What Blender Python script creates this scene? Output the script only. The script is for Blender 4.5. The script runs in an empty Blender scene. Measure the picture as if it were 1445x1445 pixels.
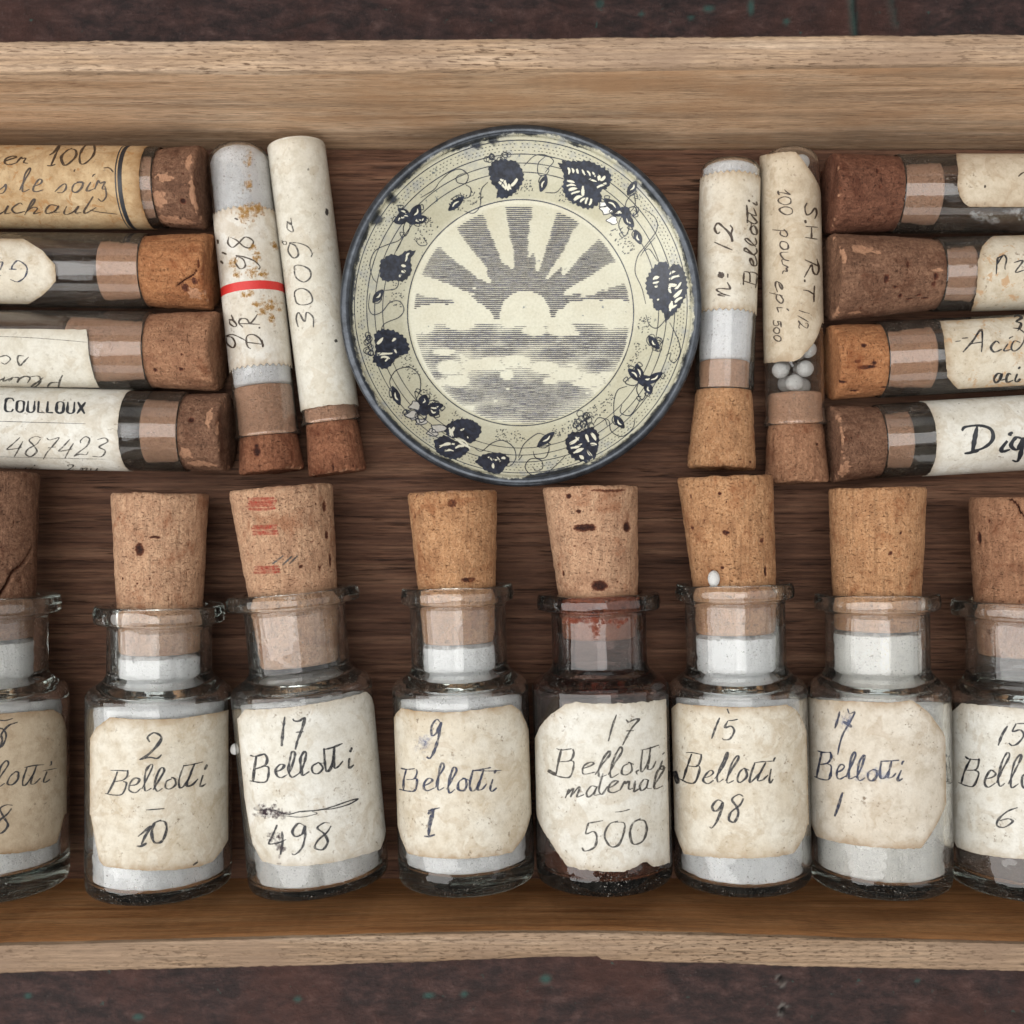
import bpy, math, random
import numpy as np
from mathutils import Vector, Matrix, noise

# ------------------------------------------------------------------ camera, world, light, exposure
MM = 0.001
CAMZ = 207.0                       # camera height above the tray floor, mm
K = 0.4667 / 722.5                 # tangent per photo pixel
sc = bpy.context.scene
COL = sc.collection
cam_d = bpy.data.cameras.new('camera')
cam = bpy.data.objects.new('camera', cam_d); COL.objects.link(cam)
cam.location = (0, 0, CAMZ * MM); cam.rotation_euler = (0, 0, 0)
cam_d.sensor_width = 36.0; cam_d.lens = 18.0 / 0.4667
cam_d.dof.use_dof = True; cam_d.dof.focus_distance = 0.189; cam_d.dof.aperture_fstop = 19.0
cam_d.clip_start = 0.005; cam_d.clip_end = 50.0
sc.camera = cam

world = bpy.data.worlds.new('World'); sc.world = world; world.use_nodes = True
bg = world.node_tree.nodes['Background']
bg.inputs[0].default_value = (0.75, 0.8, 0.9, 1); bg.inputs[1].default_value = 0.02

def area(name, loc, target, sx, sy, power, col):
    d = bpy.data.lights.new(name, 'AREA'); d.shape = 'RECTANGLE'; d.size = sx; d.size_y = sy
    d.energy = power; d.color = col
    o = bpy.data.objects.new(name, d); COL.objects.link(o); o.location = loc
    o.rotation_euler = (Vector(target) - Vector(loc)).to_track_quat('-Z', 'Y').to_euler()
    return o
area('skylight_west', (-0.46, -0.05, 0.74), (-0.02, 0, 0), 0.66, 1.7, 12.0, (1.0, 0.985, 0.965))
area('skylight_east', (0.50, -0.02, 0.72), (0.02, 0, 0), 0.62, 1.6, 3.2, (1.0, 0.985, 0.965))
area('skylight_north', (-0.12, 0.80, 0.66), (0, 0.03, 0), 1.1, 0.50, 1.2, (0.97, 0.985, 1.0))
area('skylight_south', (-0.10, -0.95, 0.52), (0, 0.03, 0), 1.4, 0.45, 3.8, (1.0, 0.985, 0.96))

sc.render.engine = 'CYCLES'
cy = sc.cycles
cy.use_denoising = True
cy.max_bounces = 14; cy.diffuse_bounces = 3; cy.glossy_bounces = 6
cy.transmission_bounces = 12; cy.transparent_max_bounces = 10
cy.caustics_reflective = True; cy.caustics_refractive = True
cy.blur_glossy = 0.5
sc.view_settings.view_transform = 'Standard'
sc.view_settings.look = 'None'
sc.view_settings.exposure = 0.22
sc.view_settings.gamma = 1.0

rng = random.Random(7)

# ------------------------------------------------------------------ node materials
def mat(name):
    m = bpy.data.materials.new(name); m.use_nodes = True
    nt = m.node_tree
    return m, nt, nt.nodes['Principled BSDF']

def nd(nt, t, ins=None, **at):
    n = nt.nodes.new(t)
    for k, v in at.items(): setattr(n, k, v)
    for k, v in (ins or {}).items():
        s = n.inputs[k]
        if isinstance(v, bpy.types.NodeSocket): nt.links.new(v, s)
        else: s.default_value = v
    return n

def coords(nt, sx=1, sy=1, sz=1, rand=True):
    """object coordinates in millimetres, shifted per object"""
    tc = nd(nt, 'ShaderNodeTexCoord')
    mp = nd(nt, 'ShaderNodeMapping', {'Vector': tc.outputs['Object'], 'Scale': (1000 * sx, 1000 * sy, 1000 * sz)})
    if not rand: return mp.outputs[0]
    oi = nd(nt, 'ShaderNodeObjectInfo')
    mu = nd(nt, 'ShaderNodeMath', {0: oi.outputs['Random'], 1: 517.0}, operation='MULTIPLY')
    return nd(nt, 'ShaderNodeVectorMath', {0: mp.outputs[0], 1: mu.outputs[0]}, operation='ADD').outputs[0]

def noi(nt, vec, scale, detail=4, rough=0.55, dist=0.0):
    return nd(nt, 'ShaderNodeTexNoise', {'Vector': vec, 'Scale': scale, 'Detail': detail, 'Roughness': rough, 'Distortion': dist}).outputs['Fac']

def ramp(nt, fac, stops):
    r = nd(nt, 'ShaderNodeValToRGB', {'Fac': fac})
    e = r.color_ramp.elements
    while len(e) < len(stops): e.new(0.5)
    for i, (p, c) in enumerate(stops):
        e[i].position = p
        e[i].color = (c, c, c, 1) if isinstance(c, (int, float)) else (c[0], c[1], c[2], 1)
    return r.outputs['Color']

def mix(nt, fac, a, b, mode='MIX'):
    n = nd(nt, 'ShaderNodeMix', data_type='RGBA', blend_type=mode)
    def put(i, v):
        if isinstance(v, bpy.types.NodeSocket): nt.links.new(v, n.inputs[i])
        elif isinstance(v, (int, float)) : n.inputs[i].default_value = v
        else: n.inputs[i].default_value = (v[0], v[1], v[2], 1)
    put(0, fac); put(6, a); put(7, b)
    return n.outputs[2]

def bump(nt, h, strength, dist):
    return nd(nt, 'ShaderNodeBump', {'Height': h, 'Strength': strength, 'Distance': dist * MM}).outputs[0]

def attr(nt, name):
    return nd(nt, 'ShaderNodeAttribute', attribute_name=name).outputs['Fac']

def mathn(nt, op, a, b=0.0):
    return nd(nt, 'ShaderNodeMath', {0: a, 1: b}, operation=op).outputs[0]

def wood(name, dark, mid, light, pore, pore_amt=0.75, rough=0.62, pore_len=0.16, stain=None, bumps=0.35):
    dark = tuple(q * 0.9 for q in dark); mid = tuple(q * 0.9 for q in mid); light = tuple(q * 0.9 for q in light); pore = tuple(q * 0.9 for q in pore)
    m, nt, b = mat(name)
    g = coords(nt, 0.045, 0.9, 0.9)
    n1 = noi(nt, g, 0.55, 6, 0.62, 0.6)
    g2 = coords(nt, 0.02, 0.22, 0.22)
    n2 = noi(nt, g2, 0.5, 3, 0.5, 0.3)
    c = ramp(nt, n1, [(0.3, dark), (0.5, mid), (0.72, light)])
    c = mix(nt, ramp(nt, n2, [(0.35, 0.0), (0.7, 0.55)]), c, dark)
    wv = nd(nt, 'ShaderNodeTexWave', {'Vector': coords(nt, 0.012, 0.33, 0.33), 'Scale': 1.0, 'Distortion': 7.0, 'Detail': 4.0, 'Detail Scale': 1.3, 'Detail Roughness': 0.65}, wave_type='BANDS', bands_direction='Y').outputs['Fac']
    c = mix(nt, 0.5, c, ramp(nt, wv, [(0.05, 0.55), (0.35, 0.95), (1.0, 1.08)]), 'MULTIPLY')
    # pores: short dark dashes along the grain
    p = coords(nt, pore_len, 4.2, 4.2)
    pn = noi(nt, p, 0.9, 2, 0.5)
    pm = ramp(nt, pn, [(0.585, 0.0), (0.66, 1.0)])
    pm = mathn(nt, 'MULTIPLY', pm, ramp(nt, noi(nt, coords(nt, 0.05, 0.25, 0.25), 1.0, 3, 0.6), [(0.38, 0.1), (0.62, 1.0)]))
    pm2 = mathn(nt, 'MULTIPLY', pm, pore_amt)
    c = mix(nt, pm2, c, pore)
    fine = noi(nt, coords(nt, 0.22, 4.6, 4.6), 1.2, 6, 0.75)
    c = mix(nt, 0.75, c, ramp(nt, fine, [(0.32, 0.3), (0.5, 0.9), (0.7, 1.35)]), 'MULTIPLY')
    if stain:
        s = noi(nt, coords(nt, 0.03, 0.06, 0.06), 1.0, 4, 0.6)
        c = mix(nt, ramp(nt, s, [(0.52, 0.0), (0.68, 0.75)]), c, stain)
    nt.links.new(c, b.inputs['Base Color'])
    b.inputs['Roughness'].default_value = rough
    b.inputs['Specular IOR Level'].default_value = 0.3
    hh = mathn(nt, 'SUBTRACT', mathn(nt, 'ADD', n1, mathn(nt, 'MULTIPLY', fine, 0.5)), pm)
    nt.links.new(bump(nt, hh, bumps, 0.35), b.inputs['Normal'])
    return m

M = {}
M['wood_top'] = wood('tray_board_wood', (0.52, 0.325, 0.19), (0.72, 0.49, 0.315), (0.85, 0.635, 0.45), (0.22, 0.105, 0.05), 0.75, pore_len=0.30, stain=(0.47, 0.27, 0.145))
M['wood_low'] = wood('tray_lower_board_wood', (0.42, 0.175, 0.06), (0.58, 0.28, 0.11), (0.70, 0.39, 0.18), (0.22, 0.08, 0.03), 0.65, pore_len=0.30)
M['wood_lip'] = wood('tray_sawn_edge_wood', (0.40, 0.26, 0.155), (0.54, 0.375, 0.245), (0.66, 0.495, 0.355), (0.13, 0.068, 0.036), 0.9, pore_len=0.5, stain=(0.27, 0.18, 0.12), bumps=0.6)
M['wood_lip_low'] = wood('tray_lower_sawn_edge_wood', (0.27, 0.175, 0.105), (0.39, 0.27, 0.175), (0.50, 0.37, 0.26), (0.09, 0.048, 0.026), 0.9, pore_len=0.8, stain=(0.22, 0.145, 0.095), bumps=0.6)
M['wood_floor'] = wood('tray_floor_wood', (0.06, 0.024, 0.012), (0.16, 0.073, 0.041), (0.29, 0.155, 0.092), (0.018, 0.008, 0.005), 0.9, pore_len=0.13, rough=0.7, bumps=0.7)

def cork_mat(name, a, b_, c_):
    a = tuple(q * 0.88 for q in a); b_ = tuple(q * 0.88 for q in b_); c_ = tuple(q * 0.88 for q in c_)
    m, nt, b = mat(name)
    v = coords(nt)
    big = noi(nt, v, 0.28, 4, 0.6, 0.4)
    med = noi(nt, v, 1.7, 8, 0.72, 0.3)
    col = ramp(nt, med, [(0.30, a), (0.52, b_), (0.75, c_)])
    col = mix(nt, ramp(nt, big, [(0.45, 0.0), (0.68, 0.6)]), col, (a[0] * .85, a[1] * .8, a[2] * .8))
    # growth bands running across the grain
    gb = noi(nt, coords(nt, 1.5, 1.5, 0.13), 1.0, 5, 0.6, 0.6)
    col = mix(nt, 0.5, col, ramp(nt, gb, [(0.33, 0.5), (0.5, 1.0)]), 'MULTIPLY')
    gr = noi(nt, v, 7.0, 4, 0.75)
    col = mix(nt, 0.6, col, ramp(nt, gr, [(0.32, 0.5), (0.55, 1.0)]), 'MULTIPLY')
    sp = noi(nt, v, 3.2, 3, 0.6)
    col = mix(nt, ramp(nt, sp, [(0.60, 0.0), (0.70, 0.65)]), col, (a[0] * 0.4, a[1] * 0.3, a[2] * 0.25))
    lt = noi(nt, nd(nt, 'ShaderNodeVectorMath', {0: v, 1: (31, 7, 5)}, operation='ADD').outputs[0], 1.9, 4, 0.6)
    col = mix(nt, ramp(nt, lt, [(0.62, 0.0), (0.72, 0.45)]), col, (min(1, c_[0] * 1.25), c_[1] * 1.2, c_[2] * 1.2))
    pt = mathn(nt, 'ADD', attr(nt, 'pit'), mathn(nt, 'MULTIPLY', mathn(nt, 'SUBTRACT', noi(nt, v, 2.6, 4, 0.7), 0.5), 1.1))
    ptm = mathn(nt, 'MULTIPLY', ramp(nt, pt, [(0.34, 0.0), (0.6, 1.0)]), mathn(nt, 'GREATER_THAN', attr(nt, 'pit'), 0.02))
    col = mix(nt, ptm, col, ramp(nt, pt, [(0.35, (0.20, 0.07, 0.035)), (0.65, (0.11, 0.035, 0.018)), (0.95, (0.035, 0.012, 0.008))]))
    po = noi(nt, coords(nt, 0.9, 0.9, 2.6), 1.25, 3, 0.6, 0.4)
    pom = ramp(nt, po, [(0.63, 0.0), (0.70, 0.8)])
    col = mix(nt, pom, col, (a[0] * .38, a[1] * .28, a[2] * .24))
    st = noi(nt, nd(nt, 'ShaderNodeVectorMath', {0: v, 1: (9, 41, 3)}, operation='ADD').outputs[0], 0.2, 5, 0.65, 0.5)
    col = mix(nt, ramp(nt, st, [(0.54, 0.0), (0.66, 0.65)]), col, (a[0] * .72, a[1] * .52, a[2] * .42))
    col = mix(nt, mathn(nt, 'MULTIPLY', attr(nt, 'fresh'), 0.7), col, mix(nt, med, (0.50, 0.27, 0.165), (0.76, 0.47, 0.31)))
    ch = mathn(nt, 'ADD', attr(nt, 'chip'), mathn(nt, 'MULTIPLY', mathn(nt, 'SUBTRACT', noi(nt, v, 1.4, 5, 0.7), 0.5), 1.6))
    col = mix(nt, mathn(nt, 'MULTIPLY', ramp(nt, ch, [(0.45, 0.0), (0.7, 0.8)]), mathn(nt, 'GREATER_THAN', attr(nt, 'chip'), 0.01)), col, (0.50, 0.27, 0.16))
    nt.links.new(col, b.inputs['Base Color'])
    b.inputs['Roughness'].default_value = 0.8
    b.inputs['Specular IOR Level'].default_value = 0.25
    h = mathn(nt, 'SUBTRACT', mathn(nt, 'ADD', mathn(nt, 'SUBTRACT', med, mathn(nt, 'MULTIPLY', pom, 0.8)), mathn(nt, 'MULTIPLY', noi(nt, v, 6.0, 3, 0.6), 0.4)), mathn(nt, 'MULTIPLY', ramp(nt, sp, [(0.60, 0.0), (0.70, 1.0)]), 0.5))
    nt.links.new(bump(nt, mathn(nt, 'ADD', h, mathn(nt, 'MULTIPLY', gb, 0.5)), 0.9, 0.5), b.inputs['Normal'])
    return m
M['cork_pale'] = cork_mat('pale_cork', (0.46, 0.25, 0.145), (0.68, 0.41, 0.25), (0.82, 0.54, 0.35))
M['cork_tan'] = cork_mat('tan_cork', (0.42, 0.20, 0.09), (0.64, 0.345, 0.17), (0.78, 0.47, 0.265))
M['cork_orange'] = cork_mat('orange_cork', (0.36, 0.14, 0.055), (0.53, 0.235, 0.10), (0.66, 0.345, 0.17))
M['cork_red'] = cork_mat('red_brown_cork', (0.20, 0.075, 0.038), (0.35, 0.145, 0.075), (0.50, 0.245, 0.14))
M['cork_mid'] = cork_mat('brown_tan_cork', (0.29, 0.135, 0.072), (0.46, 0.235, 0.13), (0.61, 0.355, 0.21))
M['cork_dark_red'] = cork_mat('dark_red_cork', (0.12, 0.046, 0.026), (0.23, 0.095, 0.055), (0.37, 0.175, 0.105))
M['cork_brown'] = cork_mat('dark_brown_cork', (0.14, 0.066, 0.038), (0.28, 0.145, 0.087), (0.45, 0.26, 0.16))

def paper(name, base, aged, specks=0.8, edge=0.8, spots=None, rough=0.75):
    base = tuple(q * 0.84 for q in base); aged = tuple(q * 0.84 for q in aged)
    m, nt, b = mat(name)
    v = coords(nt)
    n1 = noi(nt, v, 0.16, 5, 0.6, 0.3)
    c = mix(nt, ramp(nt, n1, [(0.35, 0.0), (0.75, 0.8)]), base, aged)
    fib = noi(nt, v, 2.6, 5, 0.7)
    c = mix(nt, 0.5, c, ramp(nt, fib, [(0.25, 0.72), (0.7, 1.0)]), 'MULTIPLY')
    e = attr(nt, 'edge')
    en = mathn(nt, 'MULTIPLY', e, ramp(nt, noi(nt, v, 0.6, 4, 0.6), [(0.3, 0.35), (0.65, 1.2)]))
    c = mix(nt, mathn(nt, 'MULTIPLY', en, edge), c, (aged[0] * 0.52, aged[1] * 0.40, aged[2] * 0.28))
    s1 = noi(nt, v, 1.35, 3, 0.65)
    s2 = noi(nt, v, 0.22, 2, 0.5)
    blot = noi(nt, nd(nt, 'ShaderNodeVectorMath', {0: v, 1: (13, 7, 2)}, operation='ADD').outputs[0], 0.2, 4, 0.6, 0.8)
    c = mix(nt, ramp(nt, blot, [(0.55, 0.0), (0.60, 0.32), (0.66, 0.18), (0.8, 0.3)]), c, (aged[0] * .66, aged[1] * .55, aged[2] * .42))
    dirt = noi(nt, nd(nt, 'ShaderNodeVectorMath', {0: v, 1: (3, 17, 29)}, operation='ADD').outputs[0], 0.5, 6, 0.72)
    c = mix(nt, ramp(nt, dirt, [(0.45, 0.0), (0.72, 0.55)]), c, (aged[0] * .62, aged[1] * .58, aged[2] * .52))
    sm = mathn(nt, 'MULTIPLY', ramp(nt, s1, [(0.60, 0.0), (0.70, 1.0)]), ramp(nt, s2, [(0.42, 0.08), (0.62, 1.0)]))
    c = mix(nt, mathn(nt, 'MULTIPLY', sm, specks), c, (0.16, 0.115, 0.075))
    if spots:
        s3 = noi(nt, nd(nt, 'ShaderNodeVectorMath', {0: v, 1: (11, 3, 9)}, operation='ADD').outputs[0], 0.42, 5, 0.68, 0.6)
        c = mix(nt, ramp(nt, s3, [(0.57, 0.0), (0.63, 0.85)]), c, spots)
    nt.links.new(c, b.inputs['Base Color'])
    b.inputs['Roughness'].default_value = rough
    b.inputs['Specular IOR Level'].default_value = 0.3
    nt.links.new(bump(nt, mathn(nt, 'ADD', fib, n1), 0.25, 0.3), b.inputs['Normal'])
    return m
M['paper'] = paper('aged_label_paper', (0.80, 0.75, 0.64), (0.64, 0.54, 0.39))
M['paper_white'] = paper('whiter_label_paper', (0.83, 0.81, 0.74), (0.70, 0.65, 0.54), 0.8, 0.55)
M['paper_tan'] = paper('tan_label_paper', (0.70, 0.61, 0.47), (0.54, 0.43, 0.30), 0.8, 0.7)
M['paper_grey'] = paper('greyed_label_paper', (0.76, 0.70, 0.60), (0.60, 0.51, 0.39), 0.9, 0.8)
M['paper_dull'] = paper('dull_brown_label_paper', (0.56, 0.46, 0.33), (0.42, 0.32, 0.21), 0.8, 0.8)
M['paper_brown'] = paper('brown_stained_label_paper', (0.66, 0.49, 0.29), (0.40, 0.23, 0.09), 0.6, 0.8, spots=(0.34, 0.18, 0.07))
M['paper_foxed'] = paper('foxed_label_paper', (0.80, 0.77, 0.70), (0.70, 0.62, 0.49), 0.6, 0.6)
M['paper_plain'] = paper('plain_grey_cream_paper', (0.78, 0.75, 0.66), (0.70, 0.65, 0.53), 0.6, 0.35)
M['paper_spot'] = paper('rust_spotted_label_paper', (0.74, 0.68, 0.56), (0.60, 0.49, 0.34), 0.8, 0.8, spots=(0.44, 0.27, 0.14))

def ink(name, col, fade=0.35, rough=0.5):
    m, nt, b = mat(name)
    b.inputs['Base Color'].default_value = (*col, 1)
    b.inputs['Roughness'].default_value = rough
    n = noi(nt, coords(nt), 1.5, 4, 0.6)
    a = ramp(nt, n, [(0.3, 1.0 - fade), (0.6, 1.0)])
    tr = nd(nt, 'ShaderNodeBsdfTransparent')
    mx = nd(nt, 'ShaderNodeMixShader', {0: a, 1: tr.outputs[0], 2: b.outputs[0]})
    nt.links.new(mx.outputs[0], nt.nodes['Material Output'].inputs['Surface'])
    return m
M['ink_black'] = ink('black_ink', (0.014, 0.014, 0.018), 0.55)
M['ink_grey'] = ink('faded_grey_ink', (0.05, 0.045, 0.04), 0.7)
M['ink_blue'] = ink('blue_black_ink', (0.018, 0.024, 0.055), 0.65)
M['ink_brown'] = ink('brown_black_ink', (0.045, 0.028, 0.018), 0.45)
M['ink_print'] = ink('printing_ink', (0.015, 0.017, 0.022), 0.15)
M['ink_red'] = ink('red_print', (0.55, 0.025, 0.02), 0.1)
M['ink_stamp'] = ink('red_cork_stamp', (0.38, 0.055, 0.03), 0.75)
def stain(name, col, alpha):
    m, nt, b = mat(name)
    b.inputs['Base Color'].default_value = (*col, 1); b.inputs['Roughness'].default_value = .8
    tr = nd(nt, 'ShaderNodeBsdfTransparent')
    a = mathn(nt, 'MULTIPLY', ramp(nt, noi(nt, coords(nt), 1.6, 5, 0.7), [(0.35, 0.15), (0.65, 1.0)]), alpha)
    mx = nd(nt, 'ShaderNodeMixShader', {0: a, 1: tr.outputs[0], 2: b.outputs[0]})
    nt.links.new(mx.outputs[0], nt.nodes['Material Output'].inputs['Surface'])
    return m
M['ink_smudge'] = stain('purple_smudge', (0.07, 0.045, 0.055), .42)
M['ink_wash'] = stain('pale_blue_wash', (0.22, 0.26, 0.42), .16)
M['rust'] = stain('rust_stain', (0.46, 0.24, 0.05), .45)
M['residue'] = stain('white_residue', (0.75, 0.75, 0.74), .35)

def glass(name, col, dust=0.12, rough=0.015, dustcol=(0.55, 0.52, 0.47), absorb=None):
    m, nt, b = mat(name)
    b.inputs['Base Color'].default_value = (*col, 1)
    b.inputs['Transmission Weight'].default_value = 1.0
    b.inputs['IOR'].default_value = 1.5
    b.inputs['Roughness'].default_value = rough
    v = coords(nt)
    wob = noi(nt, v, 0.22, 2, 0.5)
    nt.links.new(bump(nt, wob, 0.10, 0.8), b.inputs['Normal'])
    d = nd(nt, 'ShaderNodeBsdfDiffuse', {'Color': (*dustcol, 1)})
    sp = noi(nt, v, 3.0, 2, 0.6)
    cl = noi(nt, v, 0.3, 4, 0.6)
    speck = mathn(nt, 'MULTIPLY', ramp(nt, sp, [(0.63, 0.0), (0.71, 1.0)]), ramp(nt, cl, [(0.42, 0.1), (0.62, 1.0)]))
    film = mathn(nt, 'MULTIPLY', ramp(nt, noi(nt, v, 0.7, 5, 0.7), [(0.35, 0.15), (0.75, 1.0)]), dust)
    f = mathn(nt, 'MAXIMUM', mathn(nt, 'MULTIPLY', speck, 0.6), film)
    mx = nd(nt, 'ShaderNodeMixShader', {0: f, 1: b.outputs[0], 2: d.outputs[0]})
    nt.links.new(mx.outputs[0], nt.nodes['Material Output'].inputs['Surface'])
    if absorb:
        va = nd(nt, 'ShaderNodeVolumeAbsorption', {'Color': (*absorb[0], 1), 'Density': absorb[1]})
        nt.links.new(va.outputs[0], nt.nodes['Material Output'].inputs['Volume'])
    return m
M['glass'] = glass('clear_bottle_glass', (0.995, 0.998, 0.995), 0.03, absorb=((0.74, 0.78, 0.75), 90))
M['glass_smoke'] = glass('smoky_violet_brown_glass', (0.85, 0.82, 0.83), 0.03, absorb=((0.62, 0.34, 0.21), 320))
M['glass_tube'] = glass('thin_tube_glass', (0.985, 0.99, 0.988), 0.045, dustcol=(0.55, 0.46, 0.38))

def powder(name, col):
    m, nt, b = mat(name)
    v = coords(nt)
    n = noi(nt, v, 0.45, 6, 0.65)
    g = noi(nt, v, 5.0, 3, 0.7)
    c = mix(nt, ramp(nt, n, [(0.38, 0.0), (0.68, 0.75)]), col, (col[0] * 0.87, col[1] * 0.87, col[2] * 0.88))
    c = mix(nt, 0.4, c, ramp(nt, g, [(0.3, 0.85), (0.55, 1.0)]), 'MULTIPLY')
    sp = noi(nt, v, 2.1, 2, 0.5)
    c = mix(nt, ramp(nt, sp, [(0.72, 0.0), (0.78, 0.4)]), c, (0.3, 0.25, 0.2))
    nt.links.new(c, b.inputs['Base Color'])
    b.inputs['Roughness'].default_value = 0.95
    b.inputs['Specular IOR Level'].default_value = 0.1
    nt.links.new(bump(nt, mathn(nt, 'ADD', n, mathn(nt, 'MULTIPLY', g, 0.6)), 0.9, 0.7), b.inputs['Normal'])
    return m
M['powder'] = powder('white_powder', (0.97, 0.975, 0.98))
M['powder_grey'] = powder('greyish_powder', (0.84, 0.83, 0.81))
M['powder_cream'] = powder('cream_powder', (0.92, 0.90, 0.85))
M['powder_dark'] = powder('grey_brown_residue', (0.115, 0.075, 0.055))
M['residue_brown'] = powder('brown_residue', (0.16, 0.075, 0.045))
M['pellet'] = powder('sugar_white', (0.82, 0.81, 0.78))

def table_mat():
    m, nt, b = mat('worn_dark_painted_wood')
    v = coords(nt, rand=False)
    a = noi(nt, coords(nt, 0.5, 1, 1, rand=False), 0.42, 9, 0.74, 0.25)
    n2 = noi(nt, v, 0.05, 4, 0.6, 0.3)
    n3 = noi(nt, v, 1.9, 5, 0.75)
    c = ramp(nt, a, [(0.32, (0.007, 0.004, 0.004)), (0.46, (0.028, 0.014, 0.013)), (0.58, (0.062, 0.030, 0.026)), (0.72, (0.14, 0.085, 0.072))])
    c = mix(nt, ramp(nt, n2, [(0.45, 0.0), (0.62, 0.7)]), c, mix(nt, 0.5, c, (0.10, 0.03, 0.016)))
    c = mix(nt, ramp(nt, n3, [(0.62, 0.0), (0.74, 0.7)]), c, (0.2, 0.17, 0.16))
    g1 = noi(nt, nd(nt, 'ShaderNodeVectorMath', {0: v, 1: (5, 90, 3)}, operation='ADD').outputs[0], 0.55, 5, 0.65, 0.5)
    c = mix(nt, ramp(nt, g1, [(0.665, 0.0), (0.71, 0.8)]), c, (0.035, 0.095, 0.08))
    c = mix(nt, attr(nt, 'green'), c, (0.03, 0.10, 0.085))
    c = mix(nt, attr(nt, 'pit'), c, (0.012, 0.009, 0.008))
    c = mix(nt, attr(nt, 'chip'), c, (0.30, 0.29, 0.26))
    nt.links.new(c, b.inputs['Base Color'])
    b.inputs['Roughness'].default_value = 0.62
    nt.links.new(bump(nt, mathn(nt, 'ADD', a, mathn(nt, 'MULTIPLY', n3, 0.5)), 0.9, 1.4), b.inputs['Normal'])
    return m
M['table'] = table_mat()

# ------------------------------------------------------------------ mesh helpers (all in mm)
def obj(name, v, f, m, parent=None, smooth=True, attrs=None):
    me = bpy.data.meshes.new(name)
    v = np.asarray(v, dtype=np.float64) * MM
    me.from_pydata(v.tolist(), [], f if isinstance(f, list) else f.tolist())
    if smooth: me.polygons.foreach_set('use_smooth', [True] * len(me.polygons))
    for k, val in (attrs or {}).items():
        at = me.attributes.new(k, 'FLOAT', 'POINT'); at.data.foreach_set('value', np.asarray(val, dtype=np.float32))
    me.materials.append(M[m] if isinstance(m, str) else m)
    me.update()
    o = bpy.data.objects.new(name, me); COL.objects.link(o)
    if parent: o.parent = parent
    return o

def tag(o, label=None, cat=None, group=None, kind=None):
    for k, v in (('label', label), ('category', cat), ('group', group), ('kind', kind)):
        if v: o[k] = v
    return o

def sharp(o, deg=35):
    me = o.data
    me.set_sharp_from_angle(angle=math.radians(deg))

def grid_faces(nr, nc, wrap=False):
    i = np.arange(nr - 1)[:, None]; j = np.arange(nc if wrap else nc - 1)[None, :]
    j2 = (j + 1) % nc
    a = i * nc + j; b = i * nc + j2; c = (i + 1) * nc + j2; d = (i + 1) * nc + j
    return np.stack([a, b, c, d], -1).reshape(-1, 4)

def lathe(prof, n=96):
    """closed or open profile of (r, h); theta 0 faces the camera (-y local)"""
    p = np.array(prof, float); th = np.linspace(0, 2 * np.pi, n, endpoint=False)
    v = np.stack([p[:, 0:1] * np.sin(th), -p[:, 0:1] * np.cos(th), np.repeat(p[:, 1:2], n, 1)], -1).reshape(-1, 3)
    f = grid_faces(len(p), n, True)[:, ::1]
    return v, f

def rounded(pts, rad, k=4):
    """round the corners of a (r,h) polyline; rad: per-point radius"""
    out = []
    for i, p in enumerate(pts):
        r = rad[i]
        if r <= 0 or i in (0, len(pts) - 1): out.append(p); continue
        a = np.array(pts[i - 1], float); b = np.array(p, float); c = np.array(pts[i + 1], float)
        d1 = (a - b) / np.linalg.norm(a - b); d2 = (c - b) / np.linalg.norm(c - b)
        r1 = min(r, np.linalg.norm(a - b) * 0.49, np.linalg.norm(c - b) * 0.49)
        for t in np.linspace(0, 1, k + 1):
            q = (1 - t) ** 2 * (b + d1 * r1) + 2 * t * (1 - t) * b + t * t * (b + d2 * r1)
            out.append(tuple(q))
    return out

def px_ray(px, py):
    return np.array([(px - 722.5) * K, -(py - 722.5) * K, -1.0])

def px_plane(px, py, z):
    return np.array([0, 0, CAMZ]) + px_ray(px, py) * (CAMZ - z)

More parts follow.
